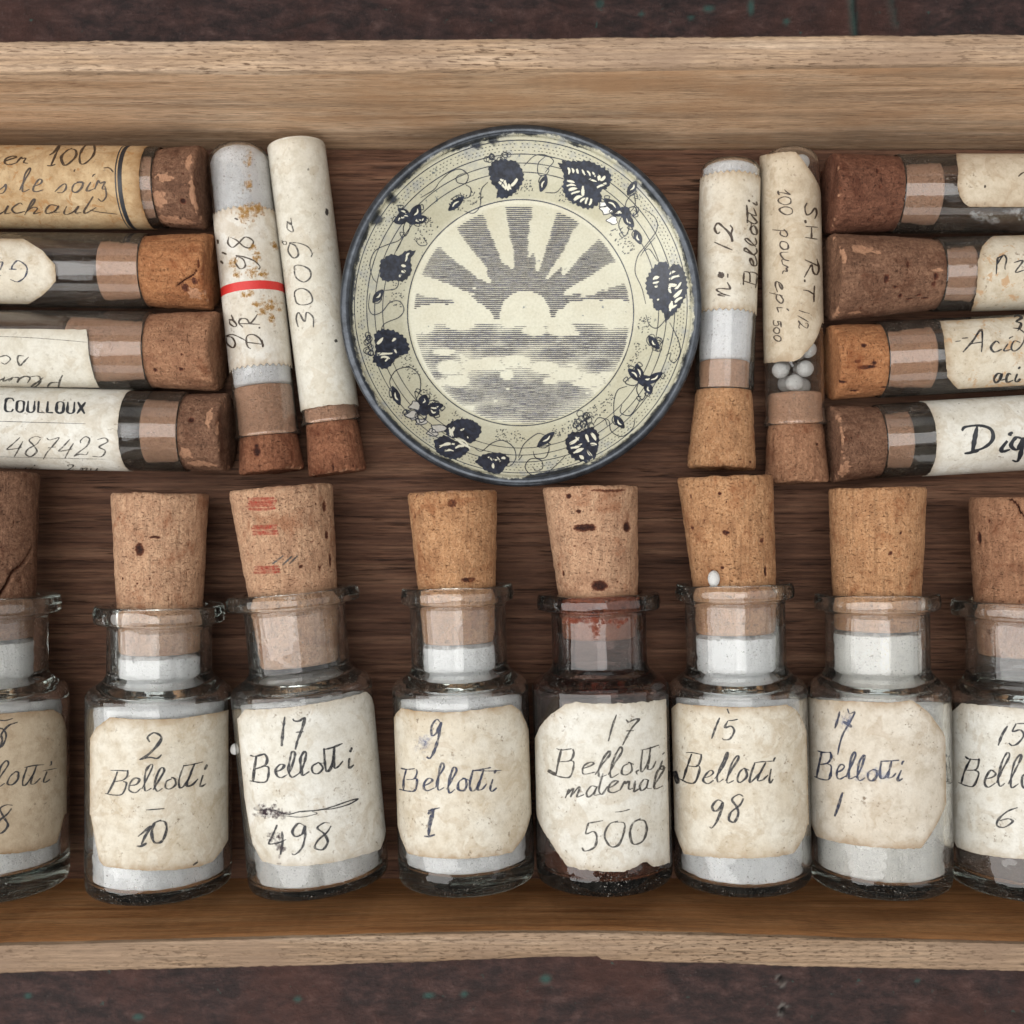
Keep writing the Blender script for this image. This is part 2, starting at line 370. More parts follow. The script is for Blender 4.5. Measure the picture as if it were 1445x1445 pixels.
class Cont:
    """a bottle or tube lying in the tray: axis from px point p0 (closed end) to p1 (cork end)"""
    def __init__(s, p0, p1, R, z0=None, z1=None, roll=0):
        z0 = R if z0 is None else z0; z1 = z0 if z1 is None else z1
        a = px_plane(*p0, z0); b = px_plane(*p1, z1)
        s.A = a; s.D = (b - a) / np.linalg.norm(b - a); s.R = R; s.L = np.linalg.norm(b - a)
        up = np.array([0, 0, 1.0]); nrm = up - s.D * np.dot(up, s.D); nrm /= np.linalg.norm(nrm)
        s.X = np.cross(s.D, nrm); s.Y = -nrm
    def empty(s, name):
        e = bpy.data.objects.new(name, None); COL.objects.link(e); e.empty_display_size = 0.005
        m = Matrix.Identity(4)
        for i in range(3):
            m[i][0] = s.X[i]; m[i][1] = s.Y[i]; m[i][2] = s.D[i]; m[i][3] = s.A[i] * MM
        e.matrix_world = m; s.e = e
        return e
    def loc(s, w):
        w = w - s.A
        return np.array([np.dot(w, s.X), np.dot(w, s.Y), np.dot(w, s.D)])
    def h(s, px, py):
        """height along the axis for a pixel read on the silhouette (axis plane)"""
        d = px_ray(px, py); o = np.array([0, 0, CAMZ])
        # plane through the axis spanned by X and D
        n = -s.Y
        t = np.dot(s.A - o, n) / np.dot(d, n)
        return s.loc(o + d * t)[2]
    def pix(s, px, py, rad=None):
        """(theta, h) on the cylinder of radius rad under a pixel"""
        rad = s.R if rad is None else rad
        o = s.loc(np.array([0, 0, CAMZ])); d = px_ray(px, py)
        d = np.array([np.dot(d, s.X), np.dot(d, s.Y), np.dot(d, s.D)])
        a = d[0] ** 2 + d[1] ** 2; b = 2 * (o[0] * d[0] + o[1] * d[1]); c = o[0] ** 2 + o[1] ** 2 - rad * rad
        q = b * b - 4 * a * c
        t = (-b - math.sqrt(max(q, 0))) / (2 * a)
        p = o + d * t
        return math.atan2(p[0], -p[1]), p[2]

def cyl(th, h, r):
    th = np.asarray(th); h = np.asarray(h)
    return np.stack([r * np.sin(th), -r * np.cos(th), h + 0 * th], -1)

def sn(x, y, z=0.0):
    return noise.noise((x, y, z))

# ------------------------------------------------------------------ paper labels
def edge_curve(c, pts, R):
    if isinstance(pts, (int, float)): return None, float(pts)
    if len(pts) == 1:
        h = c.pix(*pts[0], R)[1]
        return None, h
    q = sorted(c.pix(x, y, R) for x, y in pts)
    return np.array([a for a, b in q]), np.array([b for a, b in q])

def label(c, name, hi, lo, m, th=None, seed=0, zig=None, rough=0.07, lift=0.10, ncol=110, nrow=26, parent=None, edgew=1.9):
    R = c.R + lift
    a1, h1 = edge_curve(c, hi, R); a0, h0 = edge_curve(c, lo, R)
    if th is None:
        lows = [a.min() for a in (a1, a0) if a is not None]; his = [a.max() for a in (a1, a0) if a is not None]
        th = (min(lows), max(his))
    T = np.linspace(th[0], th[1], ncol)
    H1 = np.full(ncol, h1) if a1 is None else np.interp(T, a1, h1)
    H0 = np.full(ncol, h0) if a0 is None else np.interp(T, a0, h0)
    for i, t in enumerate(T):
        u = t * R
        H1[i] += rough * (sn(u * 0.7, seed, 1) + 0.8 * sn(u * 2.2, seed, 2)) * 1.6
        H0[i] += rough * (sn(u * 0.7, seed, 3) + 0.8 * sn(u * 2.2, seed, 4)) * 1.6
        if zig:
            z = abs(((u / zig[0]) % 1.0) - 0.5) * 2 * zig[1]
            H1[i] -= z; H0[i] += z
    s = np.linspace(0, 1, nrow)
    s = 0.5 - 0.5 * np.cos(np.pi * s) * (0.55 + 0.45 * np.abs(np.cos(np.pi * s)))
    s[0], s[-1] = 0, 1
    HH = H0[None, :] + (H1 - H0)[None, :] * s[:, None]
    TT = np.repeat(T[None, :], nrow, 0).copy()
    for i in range(nrow):                                       # uneven side edges
        j = rough * 1.8 * sn(HH[i, 0] * 0.8, seed, 9) / R; k = rough * 1.8 * sn(HH[i, -1] * 0.8, seed, 11) / R
        w = np.linspace(0, 1, ncol)
        TT[i] += j * (1 - w) ** 8 + k * w ** 8
    top = cyl(TT, HH, R).reshape(-1, 3)
    n = nrow * ncol
    f = grid_faces(nrow, ncol).tolist()
    # skirt giving the paper its thickness
    loop = [j for j in range(ncol)] + [i * ncol + ncol - 1 for i in range(1, nrow)] + \
           [(nrow - 1) * ncol + j for j in range(ncol - 2, -1, -1)] + [i * ncol for i in range(nrow - 2, 0, -1)]
    sk = top[loop].copy(); rr = np.hypot(sk[:, 0], sk[:, 1]); sk[:, :2] *= ((c.R + 0.012) / rr)[:, None]
    v = np.vstack([top, sk])
    for i in range(len(loop)):
        j = (i + 1) % len(loop)
        f.append([loop[j], loop[i], n + i, n + j])
    dh = np.minimum(HH - H0[None, :], H1[None, :] - HH)
    du = np.minimum((TT - th[0]), (th[1] - TT)) * R
    d = np.minimum(dh, du)
    e = np.clip(1 - d / edgew, 0, 1) ** 1.5
    e = np.concatenate([e.reshape(-1), np.ones(len(loop))])
    o = obj(name, v, f, m, parent or c.e, True, {'edge': e})
    sharp(o, 50)
    return o

# ------------------------------------------------------------------ pen strokes
def catmull(P, step=1.0):
    P = [np.array(p, float) for p in P]
    if len(P) == 2:
        n = max(2, int(np.linalg.norm(P[1] - P[0]) / step) + 1)
        return np.array([P[0] + (P[1] - P[0]) * t for t in np.linspace(0, 1, n)])
    Q = [2 * P[0] - P[1]] + P + [2 * P[-1] - P[-2]]
    out = []
    for i in range(1, len(Q) - 2):
        a, b, c, d = Q[i - 1:i + 3]
        n = max(2, int(np.linalg.norm(c - b) / step) + 1)
        for t in np.linspace(0, 1, n, endpoint=False):
            out.append(0.5 * (2 * b + (c - a) * t + (2 * a - 5 * b + 4 * c - d) * t * t + (3 * b - a - 3 * c + d) * t ** 3))
    out.append(P[-1])
    return np.array(out)

FONT = {
 ' ': (.35, []),
 '0': (.66, [[(.34, 1), (.14, .88), (.03, .45), (.14, .03), (.34, .08), (.52, .5), (.48, .9), (.28, .98)]]),
 '1': (.5, [[(0, .55), (.16, .68), (.36, 1), (.26, .5), (.17, .03)], [(.02, .03), (.17, 0), (.34, .08)]]),
 'I': (.6, [[(.18, .95), (.6, 1)], [(.4, .98), (.28, .5), (.2, .05)], [(0, .06), (.2, .0), (.42, .07)], [(.38, .96), (.2, .8)]]),
 '|': (.42, [[(.24, 1), (.15, .5), (.06, 0)]]),
 '2': (.62, [[(.2, .68), (.14, .85), (.3, 1), (.48, .88), (.42, .55), (.2, .2), (0, 0), (.22, .08), (.44, .05), (.52, .2)]]),
 '3': (.6, [[(.05, .9), (.28, 1), (.42, .82), (.18, .55), (.42, .38), (.32, .05), (.02, .08)]]),
 '4': (.62, [[(.3, 1), (.12, .6), (0, .32), (.24, .36), (.5, .42)], [(.46, .75), (.38, .35), (.3, -.1)]]),
 '5': (.62, [[(.16, .98), (.1, .6), (.3, .66), (.46, .42), (.36, .06), (.14, -.02), (.02, .1)], [(.15, .97), (.34, .95), (.56, 1.0)]]),
 '6': (.62, [[(.56, 1), (.32, .82), (.1, .42), (.08, .1), (.28, 0), (.46, .22), (.38, .44), (.14, .3)]]),
 '7': (.62, [[(.12, .98), (.2, .88), (.36, .92), (.56, 1), (.4, .6), (.24, .2), (.14, -.15)], [(.2, .48), (.5, .52)]]),
 '8': (.62, [[(.5, .95), (.3, 1), (.12, .84), (.3, .58), (.44, .28), (.3, 0), (.08, .12), (.14, .38), (.4, .64), (.5, .88)]]),
 '9': (.6, [[(.46, .9), (.26, 1), (.08, .78), (.16, .54), (.36, .6), (.48, .9), (.44, .5), (.3, .05), (.1, -.18), (0, -.12)]]),
 'B': (.8, [[(.1, 1), (.3, .97), (.62, .96)], [(.3, .97), (.22, .5), (.14, .06)], [(.62, .96), (.64, .78), (.56, .57), (.24, .52)],
            [(.52, .56), (.66, .46), (.6, .02), (.34, .0), (.02, .1)]]),
 'e': (.44, [[(.04, .24), (.24, .32), (.34, .45), (.22, .52), (.08, .36), (.06, .1), (.2, 0), (.42, .12)]]),
 'l': (.36, [[(0, .1), (.14, .45), (.3, .85), (.24, .98), (.12, .72), (.06, .25), (.12, 0), (.32, .1)]]),
 'o': (.42, [[(.24, .48), (.08, .34), (.06, .08), (.22, 0), (.36, .2), (.3, .44), (.2, .48), (.42, .42)]]),
 't': (.3, [[(.2, .82), (.1, .4), (.04, .12), (.12, 0), (.32, .3)]]),
 'T': (.5, [[(.06, .86), (.3, .84), (.62, .9)], [(.34, .84), (.26, .4), (.18, 0)]]),
 'W': (.7, [[(.16, .82), (.06, .3), (.1, .02), (.24, .12), (.42, .5)], [(.5, .84), (.38, .35), (.36, .08), (.48, .1), (.64, .3)], [(.1, .8), (.4, .82), (.76, .88)]]),
 'i': (.24, [[(.14, .44), (.06, .12), (.1, .02), (.24, .12)], [(.17, .66), (.2, .73), (.24, .80)]]),
 'm': (.66, [[(0, .06), (.08, .46)], [(.05, .2), (.2, .46), (.26, .4), (.2, .04)], [(.22, .2), (.4, .47), (.46, .38), (.4, .06), (.6, .12)]]),
 'n': (.5, [[(0, .2), (.1, .46), (.12, .3), (.04, 0)], [(.06, .2), (.26, .48), (.34, .38), (.28, .06), (.46, .12)]]),
 'N': (.6, [[(.02, 0), (.14, .8), (.2, .95), (.3, .98)], [(.1, .55), (.4, 1), (.5, .8), (.42, .4), (.4, .2)]]),
 'a': (.46, [[(.34, .42), (.18, .48), (.04, .2), (.12, 0), (.28, .14), (.36, .46), (.3, .1), (.46, .1)]]),
 'r': (.36, [[(0, .1), (.1, .48), (.14, .38), (.26, .42), (.22, .14), (.36, .1)]]),
 'u': (.48, [[(.06, .46), (.02, .12), (.14, 0), (.3, .2), (.36, .46), (.32, .1), (.46, .1)]]),
 's': (.38, [[(0, .1), (.16, .4), (.22, .52), (.26, .3), (.22, .05), (.06, .04)]]),
 'c': (.36, [[(.3, .4), (.18, .48), (.05, .22), (.12, 0), (.36, .1)]]),
 'h': (.46, [[(0, .1), (.18, .7), (.2, .96), (.12, .8), (.04, 0)], [(.06, .2), (.22, .46), (.3, .36), (.24, .04), (.44, .12)]]),
 'p': (.46, [[(.1, .5), (.02, -.4)], [(.06, .3), (.24, .5), (.36, .34), (.22, .06), (.08, .1)]]),
 'd': (.5, [[(.32, .4), (.14, .46), (.04, .16), (.16, 0), (.32, .2), (.44, .7), (.3, 1.0), (.2, .96)]]),
 'g': (.5, [[(.34, .42), (.16, .5), (.06, .24), (.2, .08), (.36, .4), (.32, 0), (.2, -.34), (.06, -.3)]]),
 'D': (.95, [[(0, .82), (.14, .96), (.5, .98), (.78, .8), (.8, .45), (.55, .12), (.1, .02)], [(.4, .95), (.32, .5), (.26, .02)], [(.1, .02), (.28, 0), (.46, .05)]]),
 'A': (.8, [[(0, .02), (.22, .5), (.46, 1), (.5, .5), (.54, 0)], [(-.05, .62), (.1, .66)], [(.14, .36), (.54, .42)]]),
 'R': (.66, [[(.26, 1), (.18, .5), (.08, 0)], [(.02, .85), (.3, 1), (.5, .85), (.42, .6), (.2, .5), (.38, .25), (.64, .02)]]),
 'G': (.8, [[(.62, .85), (.4, 1), (.12, .75), (.06, .3), (.3, 0), (.52, .2), (.56, .4)], [(.36, .42), (.66, .4)]]),
 'S': (.5, [[(.46, .85), (.3, 1), (.14, .8), (.34, .5), (.36, .15), (.14, 0), (0, .15)]]),
 'P': (.62, [[(.2, .95), (.12, .4), (.06, -.05)], [(.04, .9), (.3, 1), (.5, .82), (.38, .52), (.14, .48)]]),
 'H': (.66, [[(.1, 1), (.02, 0)], [(.5, 1), (.42, 0)], [(.05, .5), (.48, .52)]]),
 'z': (.42, [[(.04, .44), (.3, .46), (.04, .04), (.36, .06)]]),
 '.': (.2, [[(.06, .02), (.12, .05)]]),
 '/': (.4, [[(0, -.05), (.4, 1.0)]]),
 # printed capitals
 'c1': (.62, [[(.52, .78), (.42, .97), (.2, .97), (.08, .8), (.08, .2), (.2, .03), (.42, .03), (.52, .22)]]),
 'o1': (.6, [[(.27, .84), (.1, .74), (.08, .42), (.1, .12), (.27, .0), (.44, .12), (.46, .42), (.44, .74), (.27, .84)]]),
 'u1': (.58, [[(.08, .84), (.08, .5), (.09, .12), (.26, 0), (.43, .12), (.44, .5), (.44, .84)]]),
 'l1': (.5, [[(.08, .84), (.08, .42), (.08, 0)], [(.08, .02), (.42, .02)]]),
 'x1': (.56, [[(.04, .84), (.46, 0)], [(.46, .84), (.04, 0)]]),
}

def layout(text, O, E, h, slant=0.12, jit=0.03, seed=1):
    """strokes in photo pixels for a word written from O to E with capital height h"""
    r = random.Random(seed * 31 + len(text))
    O = np.array(O, float); E = np.array(E, float); u = E - O; L = np.linalg.norm(u); u /= L
    up = np.array([u[1], -u[0]])
    toks = text if isinstance(text, (list, tuple)) else list(text)
    W = sum(FONT[t][0] for t in toks)
    sx = L / W
    out = []; x = 0
    for t in toks:
        w, ss = FONT[t]
        wx = 1 if len(t) == 2 else r.uniform(.9, 1.1); ph = r.uniform(-.1, .1) if len(t) == 1 else 0
        dy = r.uniform(-jit, jit); sl = slant + r.uniform(-.09, .09); sy = 1 + r.uniform(-.13, .13)
        z_ = 0 if len(t) == 2 else 1
        if not z_: dy, sl, sy = 0, slant, 1
        for s in ss:
            out.append([O + u * ((x + a * wx + z_ * r.uniform(-.03, .03)) * sx + sl * b * h) + up * ((b * sy + dy + ph * a * .6 + z_ * r.uniform(-.028, .028)) * h) for a, b in s])
        x += w
    return out

class Ribbons:
    """pen strokes lying on the surface of a container; one mesh"""
    def __init__(s, c, rad):
        s.c = c; s.rad = rad; s.v = []; s.f = []; s.k = 0
    def stroke(s, pts, w, taper=0.55, var=0.35, step=0.9, closed=False):
        P = catmull(pts, step)
        if len(P) < 2: return
        d = np.gradient(P, axis=0); L = np.linalg.norm(d, axis=1); L[L == 0] = 1
        nrm = np.stack([-d[:, 1], d[:, 0]], 1) / L[:, None]
        n = len(P); sd = rng.random() * 100
        t = np.linspace(0, 1, n)
        base = 1 - (1 - taper) * np.clip(np.abs(t - 0.5) * 2, 0, 1) ** 4
        down = 0.55 + 0.65 * np.abs(d[:, 1] / L)
        wid = np.array([w * 0.53 * base[i] * down[i] * (1 + var * sn(sd + i * 0.12, 3.3)) for i in range(n)])
        rad = s.rad + 0.0025 * (s.k % 24); s.k += 1
        b0 = len(s.v)
        for i in range(n):
            for sg in (-1, 1):
                th, h = s.c.pix(*(P[i] + nrm[i] * sg * wid[i]), s.rad)
                s.v.append((rad * math.sin(th), -rad * math.cos(th), h))
        for i in range(n - 1):
            a = b0 + 2 * i
            s.f.append([a, a + 1, a + 3, a + 2])
    def text(s, t, O, E, h, w=2.6, slant=0.12, seed=1, jit=0.03, taper=0.55, var=0.35):
        for st in layout(t, O, E, h, slant, jit, seed): s.stroke(st, w, taper, var)
    def blob(s, cx, cy, rx, ry, seed=0, n=26):
        rad = s.rad + 0.0025 * (s.k % 24); s.k += 1
        b0 = len(s.v)
        th, h = s.c.pix(cx, cy, s.rad); s.v.append((rad * math.sin(th), -rad * math.cos(th), h))
        for i in range(n):
            a = 2 * math.pi * i / n; q = 1 + 0.45 * sn(math.cos(a) * 1.6 + seed, math.sin(a) * 1.6, seed * 0.37) + 0.25 * sn(math.cos(a) * 5 + seed, math.sin(a) * 5)
            th, h = s.c.pix(cx + rx * q * math.cos(a), cy + ry * q * math.sin(a), s.rad)
            s.v.append((rad * math.sin(th), -rad * math.cos(th), h))
        for i in range(n): s.f.append([b0, b0 + 1 + i, b0 + 1 + (i + 1) % n])
    def cloud(s, cx, cy, rx, ry, n, seed=0, r0=1.2, r1=3.2):
        r_ = random.Random(seed)
        for k in range(n):
            s.blob(cx + r_.gauss(0, .5) * rx, cy + r_.gauss(0, .5) * ry, r_.uniform(r0, r1), r_.uniform(r0, r1), k + seed, 10)
    def ring(s, px, py, w, th0=-1.9, th1=1.9):
        """a printed line running round the tube at the height of a pixel"""
        h = s.c.pix(px, py, s.rad)[1]; rad = s.rad + 0.0025 * (s.k % 24); s.k += 1
        b0 = len(s.v); T = np.linspace(th0, th1, 60)
        for t in T:
            j = 0.03 * sn(t * 3, h)
            for sg in (-.5, .5): s.v.append((rad * math.sin(t), -rad * math.cos(t), h + sg * w + j))
        for i in range(59):
            a = b0 + 2 * i; s.f.append([a, a + 1, a + 3, a + 2])
    def build(s, name, m, parent):
        if not s.v: return None
        return obj(name, s.v, s.f, m, parent, False)

# ------------------------------------------------------------------ corks
def cork(c, h0, h1, r0, r1, m, seed, pits=(), cracks=(), chips=(), nth=190, nh=64, off=(0, 0), npit=24, clear=None, fresh=.35, name='cork_stopper'):
    """h0: end inside the glass, h1: outer end; r0, r1 radii there"""
    r = random.Random(seed)
    front = np.linspace(-1.75, 1.75, int(nth * 0.72), endpoint=False)
    back = np.linspace(1.75, 2 * np.pi - 1.75, nth - len(front), endpoint=False)
    T = np.concatenate([front, back]); n = len(T)
    hs = np.linspace(h0, h1, nh)
    L = abs(h1 - h0); sg = 1 if h1 > h0 else -1
    TT, HH = np.meshgrid(T, hs)
    t = (HH - h0) / (h1 - h0)
    RR = r0 + (r1 - r0) * t
    # slight barrel and rounded ends
    ce = 0.45
    dist1 = (1 - t) * L; dist0 = t * L
    RR -= np.where(dist1 < ce, (ce - dist1) ** 2 / ce * 0.6, 0) + np.where(dist0 < ce, (ce - dist0) ** 2 / ce * 0.6, 0)
    disp = np.zeros_like(RR); pit = np.zeros_like(RR); chip = np.zeros_like(RR)
    for i in range(nh):
        for j in range(n):
            x, y, z = math.sin(TT[i, j]) * RR[i, j], math.cos(TT[i, j]) * RR[i, j], HH[i, j]
            disp[i, j] = 0.10 * noise.noise((x * .25 + seed, y * .25, z * .25)) + 0.11 * noise.noise((x * .9, y * .9 + seed, z * .9)) + 0.035 * noise.noise((x * 2.4, y * 2.4 + seed, z * 2.4))
    plist = []
    for (px, py, w, hh, dep) in pits:
        rm = (r0 + r1) / 2
        th, h = c.pix(px, py, rm); plist.append((th, h, w * 0.13 / 2 * 1.15, hh * 0.13 / 2 * 1.15, dep))
    axis_v = abs(c.D[1]) > abs(c.D[0])
    for _ in range(npit):
        plist.append((r.uniform(-1.5, 1.5), r.uniform(min(h0, h1), max(h0, h1)), r.choice((.1, .14, .2, .3, .45)), r.choice((.08, .12, .2, .3)), r.uniform(.12, .4)))
    for (px, py, hh) in cracks:            # cracks: dense chain of points in pixels
        th, h = c.pix(px, py, (r0 + r1) / 2); plist.append((th, h, hh, hh, 0.75))
    for k, (th, h, a, b, dep) in enumerate(plist):
        if not axis_v and k < len(pits): a, b = b, a
        du = ((TT - th + np.pi) % (2 * np.pi) - np.pi) * RR; dh = HH - h
        q = np.sqrt((du / a) ** 2 + (dh / b) ** 2)
        wgt = np.clip(1.35 - q, 0, 1); wgt = wgt * wgt * (3 - 2 * wgt)
        pit = np.maximum(pit, wgt * min(1, dep * 3.0)); disp -= wgt * dep * 0.7
    for (px, py, w, hh) in chips:
        th, h = c.pix(px, py, (r0 + r1) / 2)
        a, b = w * .065, hh * .065
        if not axis_v: a, b = b, a
        du = ((TT - th + np.pi) % (2 * np.pi) - np.pi) * RR; dh = HH - h
        q = np.sqrt((du / a) ** 2 + (dh / b) ** 2)
        for i in range(nh):
            for j in np.where(q[i] < 2)[0]:
                q[i, j] += 0.6 * noise.noise((du[i, j] * 1.3, dh[i, j] * 1.3, seed))
        wgt = np.clip((1.2 - q) * 3, 0, 1); chip = np.maximum(chip, wgt * 0.8); disp -= wgt * 0.12
    # worn, irregular outer end
    for j in range(n):
        x, y = math.sin(T[j]) * 2.5, math.cos(T[j]) * 2.5
        HH[:, j] += t[:, j] * sg * (0.22 * noise.noise((x, y, seed * 1.7)) + 0.14 * noise.noise((x * 3, y * 3, seed * 1.7)))
    rim = np.clip(1 - dist1 / 1.1, 0, 1)
    for j in range(n):
        q = max(0, noise.noise((math.sin(T[j]) * 5, math.cos(T[j]) * 5, seed * 3.1)) - .05) * 1.5 + max(0, noise.noise((math.sin(T[j]) * 14, math.cos(T[j]) * 14, seed))) * .5
        RR[:, j] -= rim[:, j] * q * .7; chip[:, j] = np.maximum(chip[:, j], rim[:, j] * min(1, q * 1.6) * .8)
    if clear is not None:
        disp = np.where(np.sign(clear - hs[0]) * (HH - clear) < .6, np.minimum(disp, 0) * .5 - .03, disp)
    RR += disp
    ts = t if clear is None else np.clip((HH - clear) / (h1 - clear), 0, 1)
    v = np.stack([off[0] * ts + RR * np.sin(TT), off[1] * ts - RR * np.cos(TT), HH], -1).reshape(-1, 3)
    f = grid_faces(nh, n, True).tolist()
    pit = pit.reshape(-1); chip = chip.reshape(-1)
    # end caps with several rings
    vv = [v]; ap = [pit]; ac = [chip]; base = nh * n
    for row, hend, off_t in ((nh - 1, h1, 1), (0, h0, 0)):
        prev = row * n; ring0 = v[row * n:(row + 1) * n]
        ctr = ring0.mean(0)
        for q in (0.86, 0.6, 0.3):
            rg = ctr + (ring0 - ctr) * q
            for j in range(n): rg[j, 2] += 0.18 * noise.noise((rg[j, 0] * .5, rg[j, 1] * .5, seed)) + 0.09 * noise.noise((rg[j, 0] * 1.7, rg[j, 1] * 1.7, seed))
            vv.append(rg); ap.append(np.zeros(n)); ac.append(np.zeros(n))
            for j in range(n):
                k = (j + 1) % n
                q4 = [prev + j, prev + k, base + k, base + j]
                f.append(q4 if off_t else q4[::-1])
            prev = base; base += n
        vv.append(ctr[None]); ap.append(np.zeros(1)); ac.append(np.zeros(1))
        for j in range(n):
            tr = [prev + j, prev + (j + 1) % n, base]
            f.append(tr if off_t else tr[::-1])
        base += 1
    o = obj(name, np.vstack(vv), f, m, c.e, True, {'pit': np.concatenate(ap), 'chip': np.concatenate(ac), 'fresh': (np.vstack(vv)[:, 2] < (clear - .3 if clear is not None else -1e9)) * (fresh)})
    return o

# ================================================================== table and tray
def build_table():
    zt = -4.6
    dense = np.arange(-104, 104.01, 0.5)
    xs = np.concatenate([[-600, -300, -160], dense, [160, 300, 600]])
    band1 = np.arange(72, 102.01, 0.5)
    ys = np.concatenate([[-600, -300, -150], -band1[::-1], [-40, 0, 40], band1, [150, 300, 600]])
    X, Y = np.meshgrid(xs, ys); Z = np.zeros_like(X)
    pit = np.zeros_like(X); green = np.zeros_like(X); chip = np.zeros_like(X)
    for i in range(len(ys)):
        if not 70 < abs(ys[i]) < 104: continue
        for j in range(len(xs)):
            x, y = X[i, j], Y[i, j]
            Z[i, j] = 0.35 * noise.noise((x * .05, y * .16, 3)) + 0.16 * noise.noise((x * .3, y * .5, 9)) + .06 * noise.noise((x * .9, y * 1.2, 9))
    def P(px, py): return px_plane(px, py, zt)
    # crack with old green paint along it, at the upper edge
    for (x0, y0, x1, y1, g) in ((1206, -20, 1213, 60, 1.0), (840, -10, 846, 6, .0), (1262, 0, 1268, 30, .4), (470, 20, 380, 46, .0), (1380, 5, 1290, 52, .0)):
        a = P(x0, y0); b = P(x1, y1); ab = (b - a)[:2]; L2 = (ab ** 2).sum()
        t = np.clip(((X - a[0]) * ab[0] + (Y - a[1]) * ab[1]) / L2, 0, 1)
        d = np.hypot(X - a[0] - ab[0] * t, Y - a[1] - ab[1] * t)
        w = np.clip(1 - d / 0.8, 0, 1); Z -= w * 1.0 * (1 if g == 1 else .4); pit = np.maximum(pit, np.clip(1 - d / 0.7, 0, 1) * (1 if g == 1 else .6))
        if g: green = np.maximum(green, np.clip(1 - np.hypot((d), 0) / 2.0, 0, 1) * (X < a[0] + ab[0] * t) * g)
    for (px, py, w, hh) in ((846, 5, 10, 12), (905, 20, 7, 6), (1060, 10, 8, 20), (1110, 30, 8, 8), (1000, 12, 14, 8), (975, 25, 8, 5), (770, 1382, 14, 12), (1295, 1384, 6, 5), (195, 1435, 14, 8), (420, 1410, 10, 7), (40, 1405, 9, 7), (605, 1405, 14, 7), (655, 1403, 9, 7)):
        a = P(px, py); q = np.hypot((X - a[0]) / (w * .07), (Y - a[1]) / (hh * .07)); green = np.maximum(green, np.clip(1.5 - q, 0, 1) * .8)
    for (px, py, r) in ((1103, 1383, 11), (1105, 1426, 12)):
        a = P(px, py); d = np.hypot(X - a[0], Y - a[1])
        for i, j in zip(*np.where(d < 4)): d[i, j] *= 1 + .35 * noise.noise((X[i, j] * 1.2, Y[i, j] * 1.2, 5))
        w = np.clip(1 - d / (r * .065), 0, 1); Z -= w * 2.0; pit = np.maximum(pit, np.clip(w * 2.2, 0, 1))
        chip = np.maximum(chip, np.clip(1 - np.abs(d - r * .085) / .4, 0, 1) * .6 * np.clip(.55 + .9 * np.sin(np.arctan2(Y - a[1], X - a[0]) * 1.5 + px), 0, 1))
    chip *= (1 - pit)
    v = np.stack([X, Y, Z + zt], -1).reshape(-1, 3)
    o = obj('table_top', v, grid_faces(len(ys), len(xs)), 'table', None, True, {'pit': pit.reshape(-1), 'green': green.reshape(-1), 'chip': chip.reshape(-1)})
    tag(o, 'dark worn wooden table top with flaking green paint specks', 'table', kind='structure')
build_table()

HX = 132.0
ZL = 30.0
tray = bpy.data.objects.new('wooden_tray', None); COL.objects.link(tray); tray.location = (0, 0, -4.2 * MM)
tag(tray, 'shallow light brown wooden tray holding all the bottles, tubes and the dish', 'tray')
def tobj(name, v, f, m, smooth=True, attrs=None):
    v = np.asarray(v, float).copy(); v[:, 2] += 4.2
    return obj(name, v, f, m, tray, smooth, attrs)

def side_board(name, inner, outer, foot_y, inner_m, lip_m, seed):
    """a long board: lip edges traced at lip height, run on straight beyond the picture"""
    def line(pts):
        q = [px_plane(x, y, ZL) for x, y in pts]
        return np.array([p[0] for p in q]), np.array([p[1] for p in q])
    ix, iy = line(inner); ox, oy = line(outer)
    xs = np.arange(-HX, HX + .01, 0.6); n = len(xs)
    I = np.interp(xs, ix, iy); O = np.interp(xs, ox, oy)
    s = 1 if I.mean() > 0 else -1
    for k, x in enumerate(xs):
        I[k] += 0.10 * noise.noise((x * .12, seed, 1)) + .07 * noise.noise((x * .8, seed, 2))
        O[k] += 0.16 * noise.noise((x * .1, seed, 3)) + .13 * noise.noise((x * .9, seed, 4)) + .06 * noise.noise((x * 2.2, seed, 4))
    rows = []
    F = np.full(n, foot_y)
    for t in np.linspace(0, 0.975, 14): rows.append(np.stack([xs, F + (I - F) * t, np.full(n, ZL * t)], 1))
    def zj(seedz): return np.array([0.14 * noise.noise((x * .15, seed, seedz)) + .08 * noise.noise((x * 1.1, seed, seedz)) for x in xs])
    for t in (0.05, 0.2, 0.4, 0.6, 0.8, 0.94):
        rows.append(np.stack([xs, I + (O - I) * t, ZL + zj(t * 9) - (0.12 if t in (0.05, 0.94) else 0)], 1))
    rows.append(np.stack([xs, O, np.full(n, ZL - 0.5)], 1))
    rows.append(np.stack([xs, O, np.full(n, 10)], 1))
    rows.append(np.stack([xs, O, np.full(n, -4.0)], 1))
    rows.append(np.stack([xs, np.full(n, foot_y) + s * 0.02, np.full(n, -4.0)], 1))
    rows.append(rows[0].copy())
    v = np.vstack(rows); f = grid_faces(len(rows), n)
    if s < 0: f = f[:, ::-1]
    f = f.tolist()
    # end caps
    for j in (0, n - 1): f.append([i * n + j for i in range(len(rows) - 1)])
    o = tobj(name, v, f, inner_m)
    o.data.materials.append(M[lip_m])
    mi = np.zeros(len(o.data.polygons), dtype=np.int32); per = n - 1
    mi[14 * per:20 * per] = 1
    mi[13 * per:14 * per] = 1
    o.data.polygons.foreach_set('material_index', mi)
    sharp(o, 40)
    return I.mean()
side_board('side_board', [(-60, 103), (0, 103), (400, 102), (720, 100), (1000, 96), (1445, 90), (1500, 89)],
           [(-60, 58), (0, 57), (300, 56), (500, 55), (720, 53), (1000, 50), (1445, 47), (1500, 46)], 68.6, 'wood_top', 'wood_lip', 3)
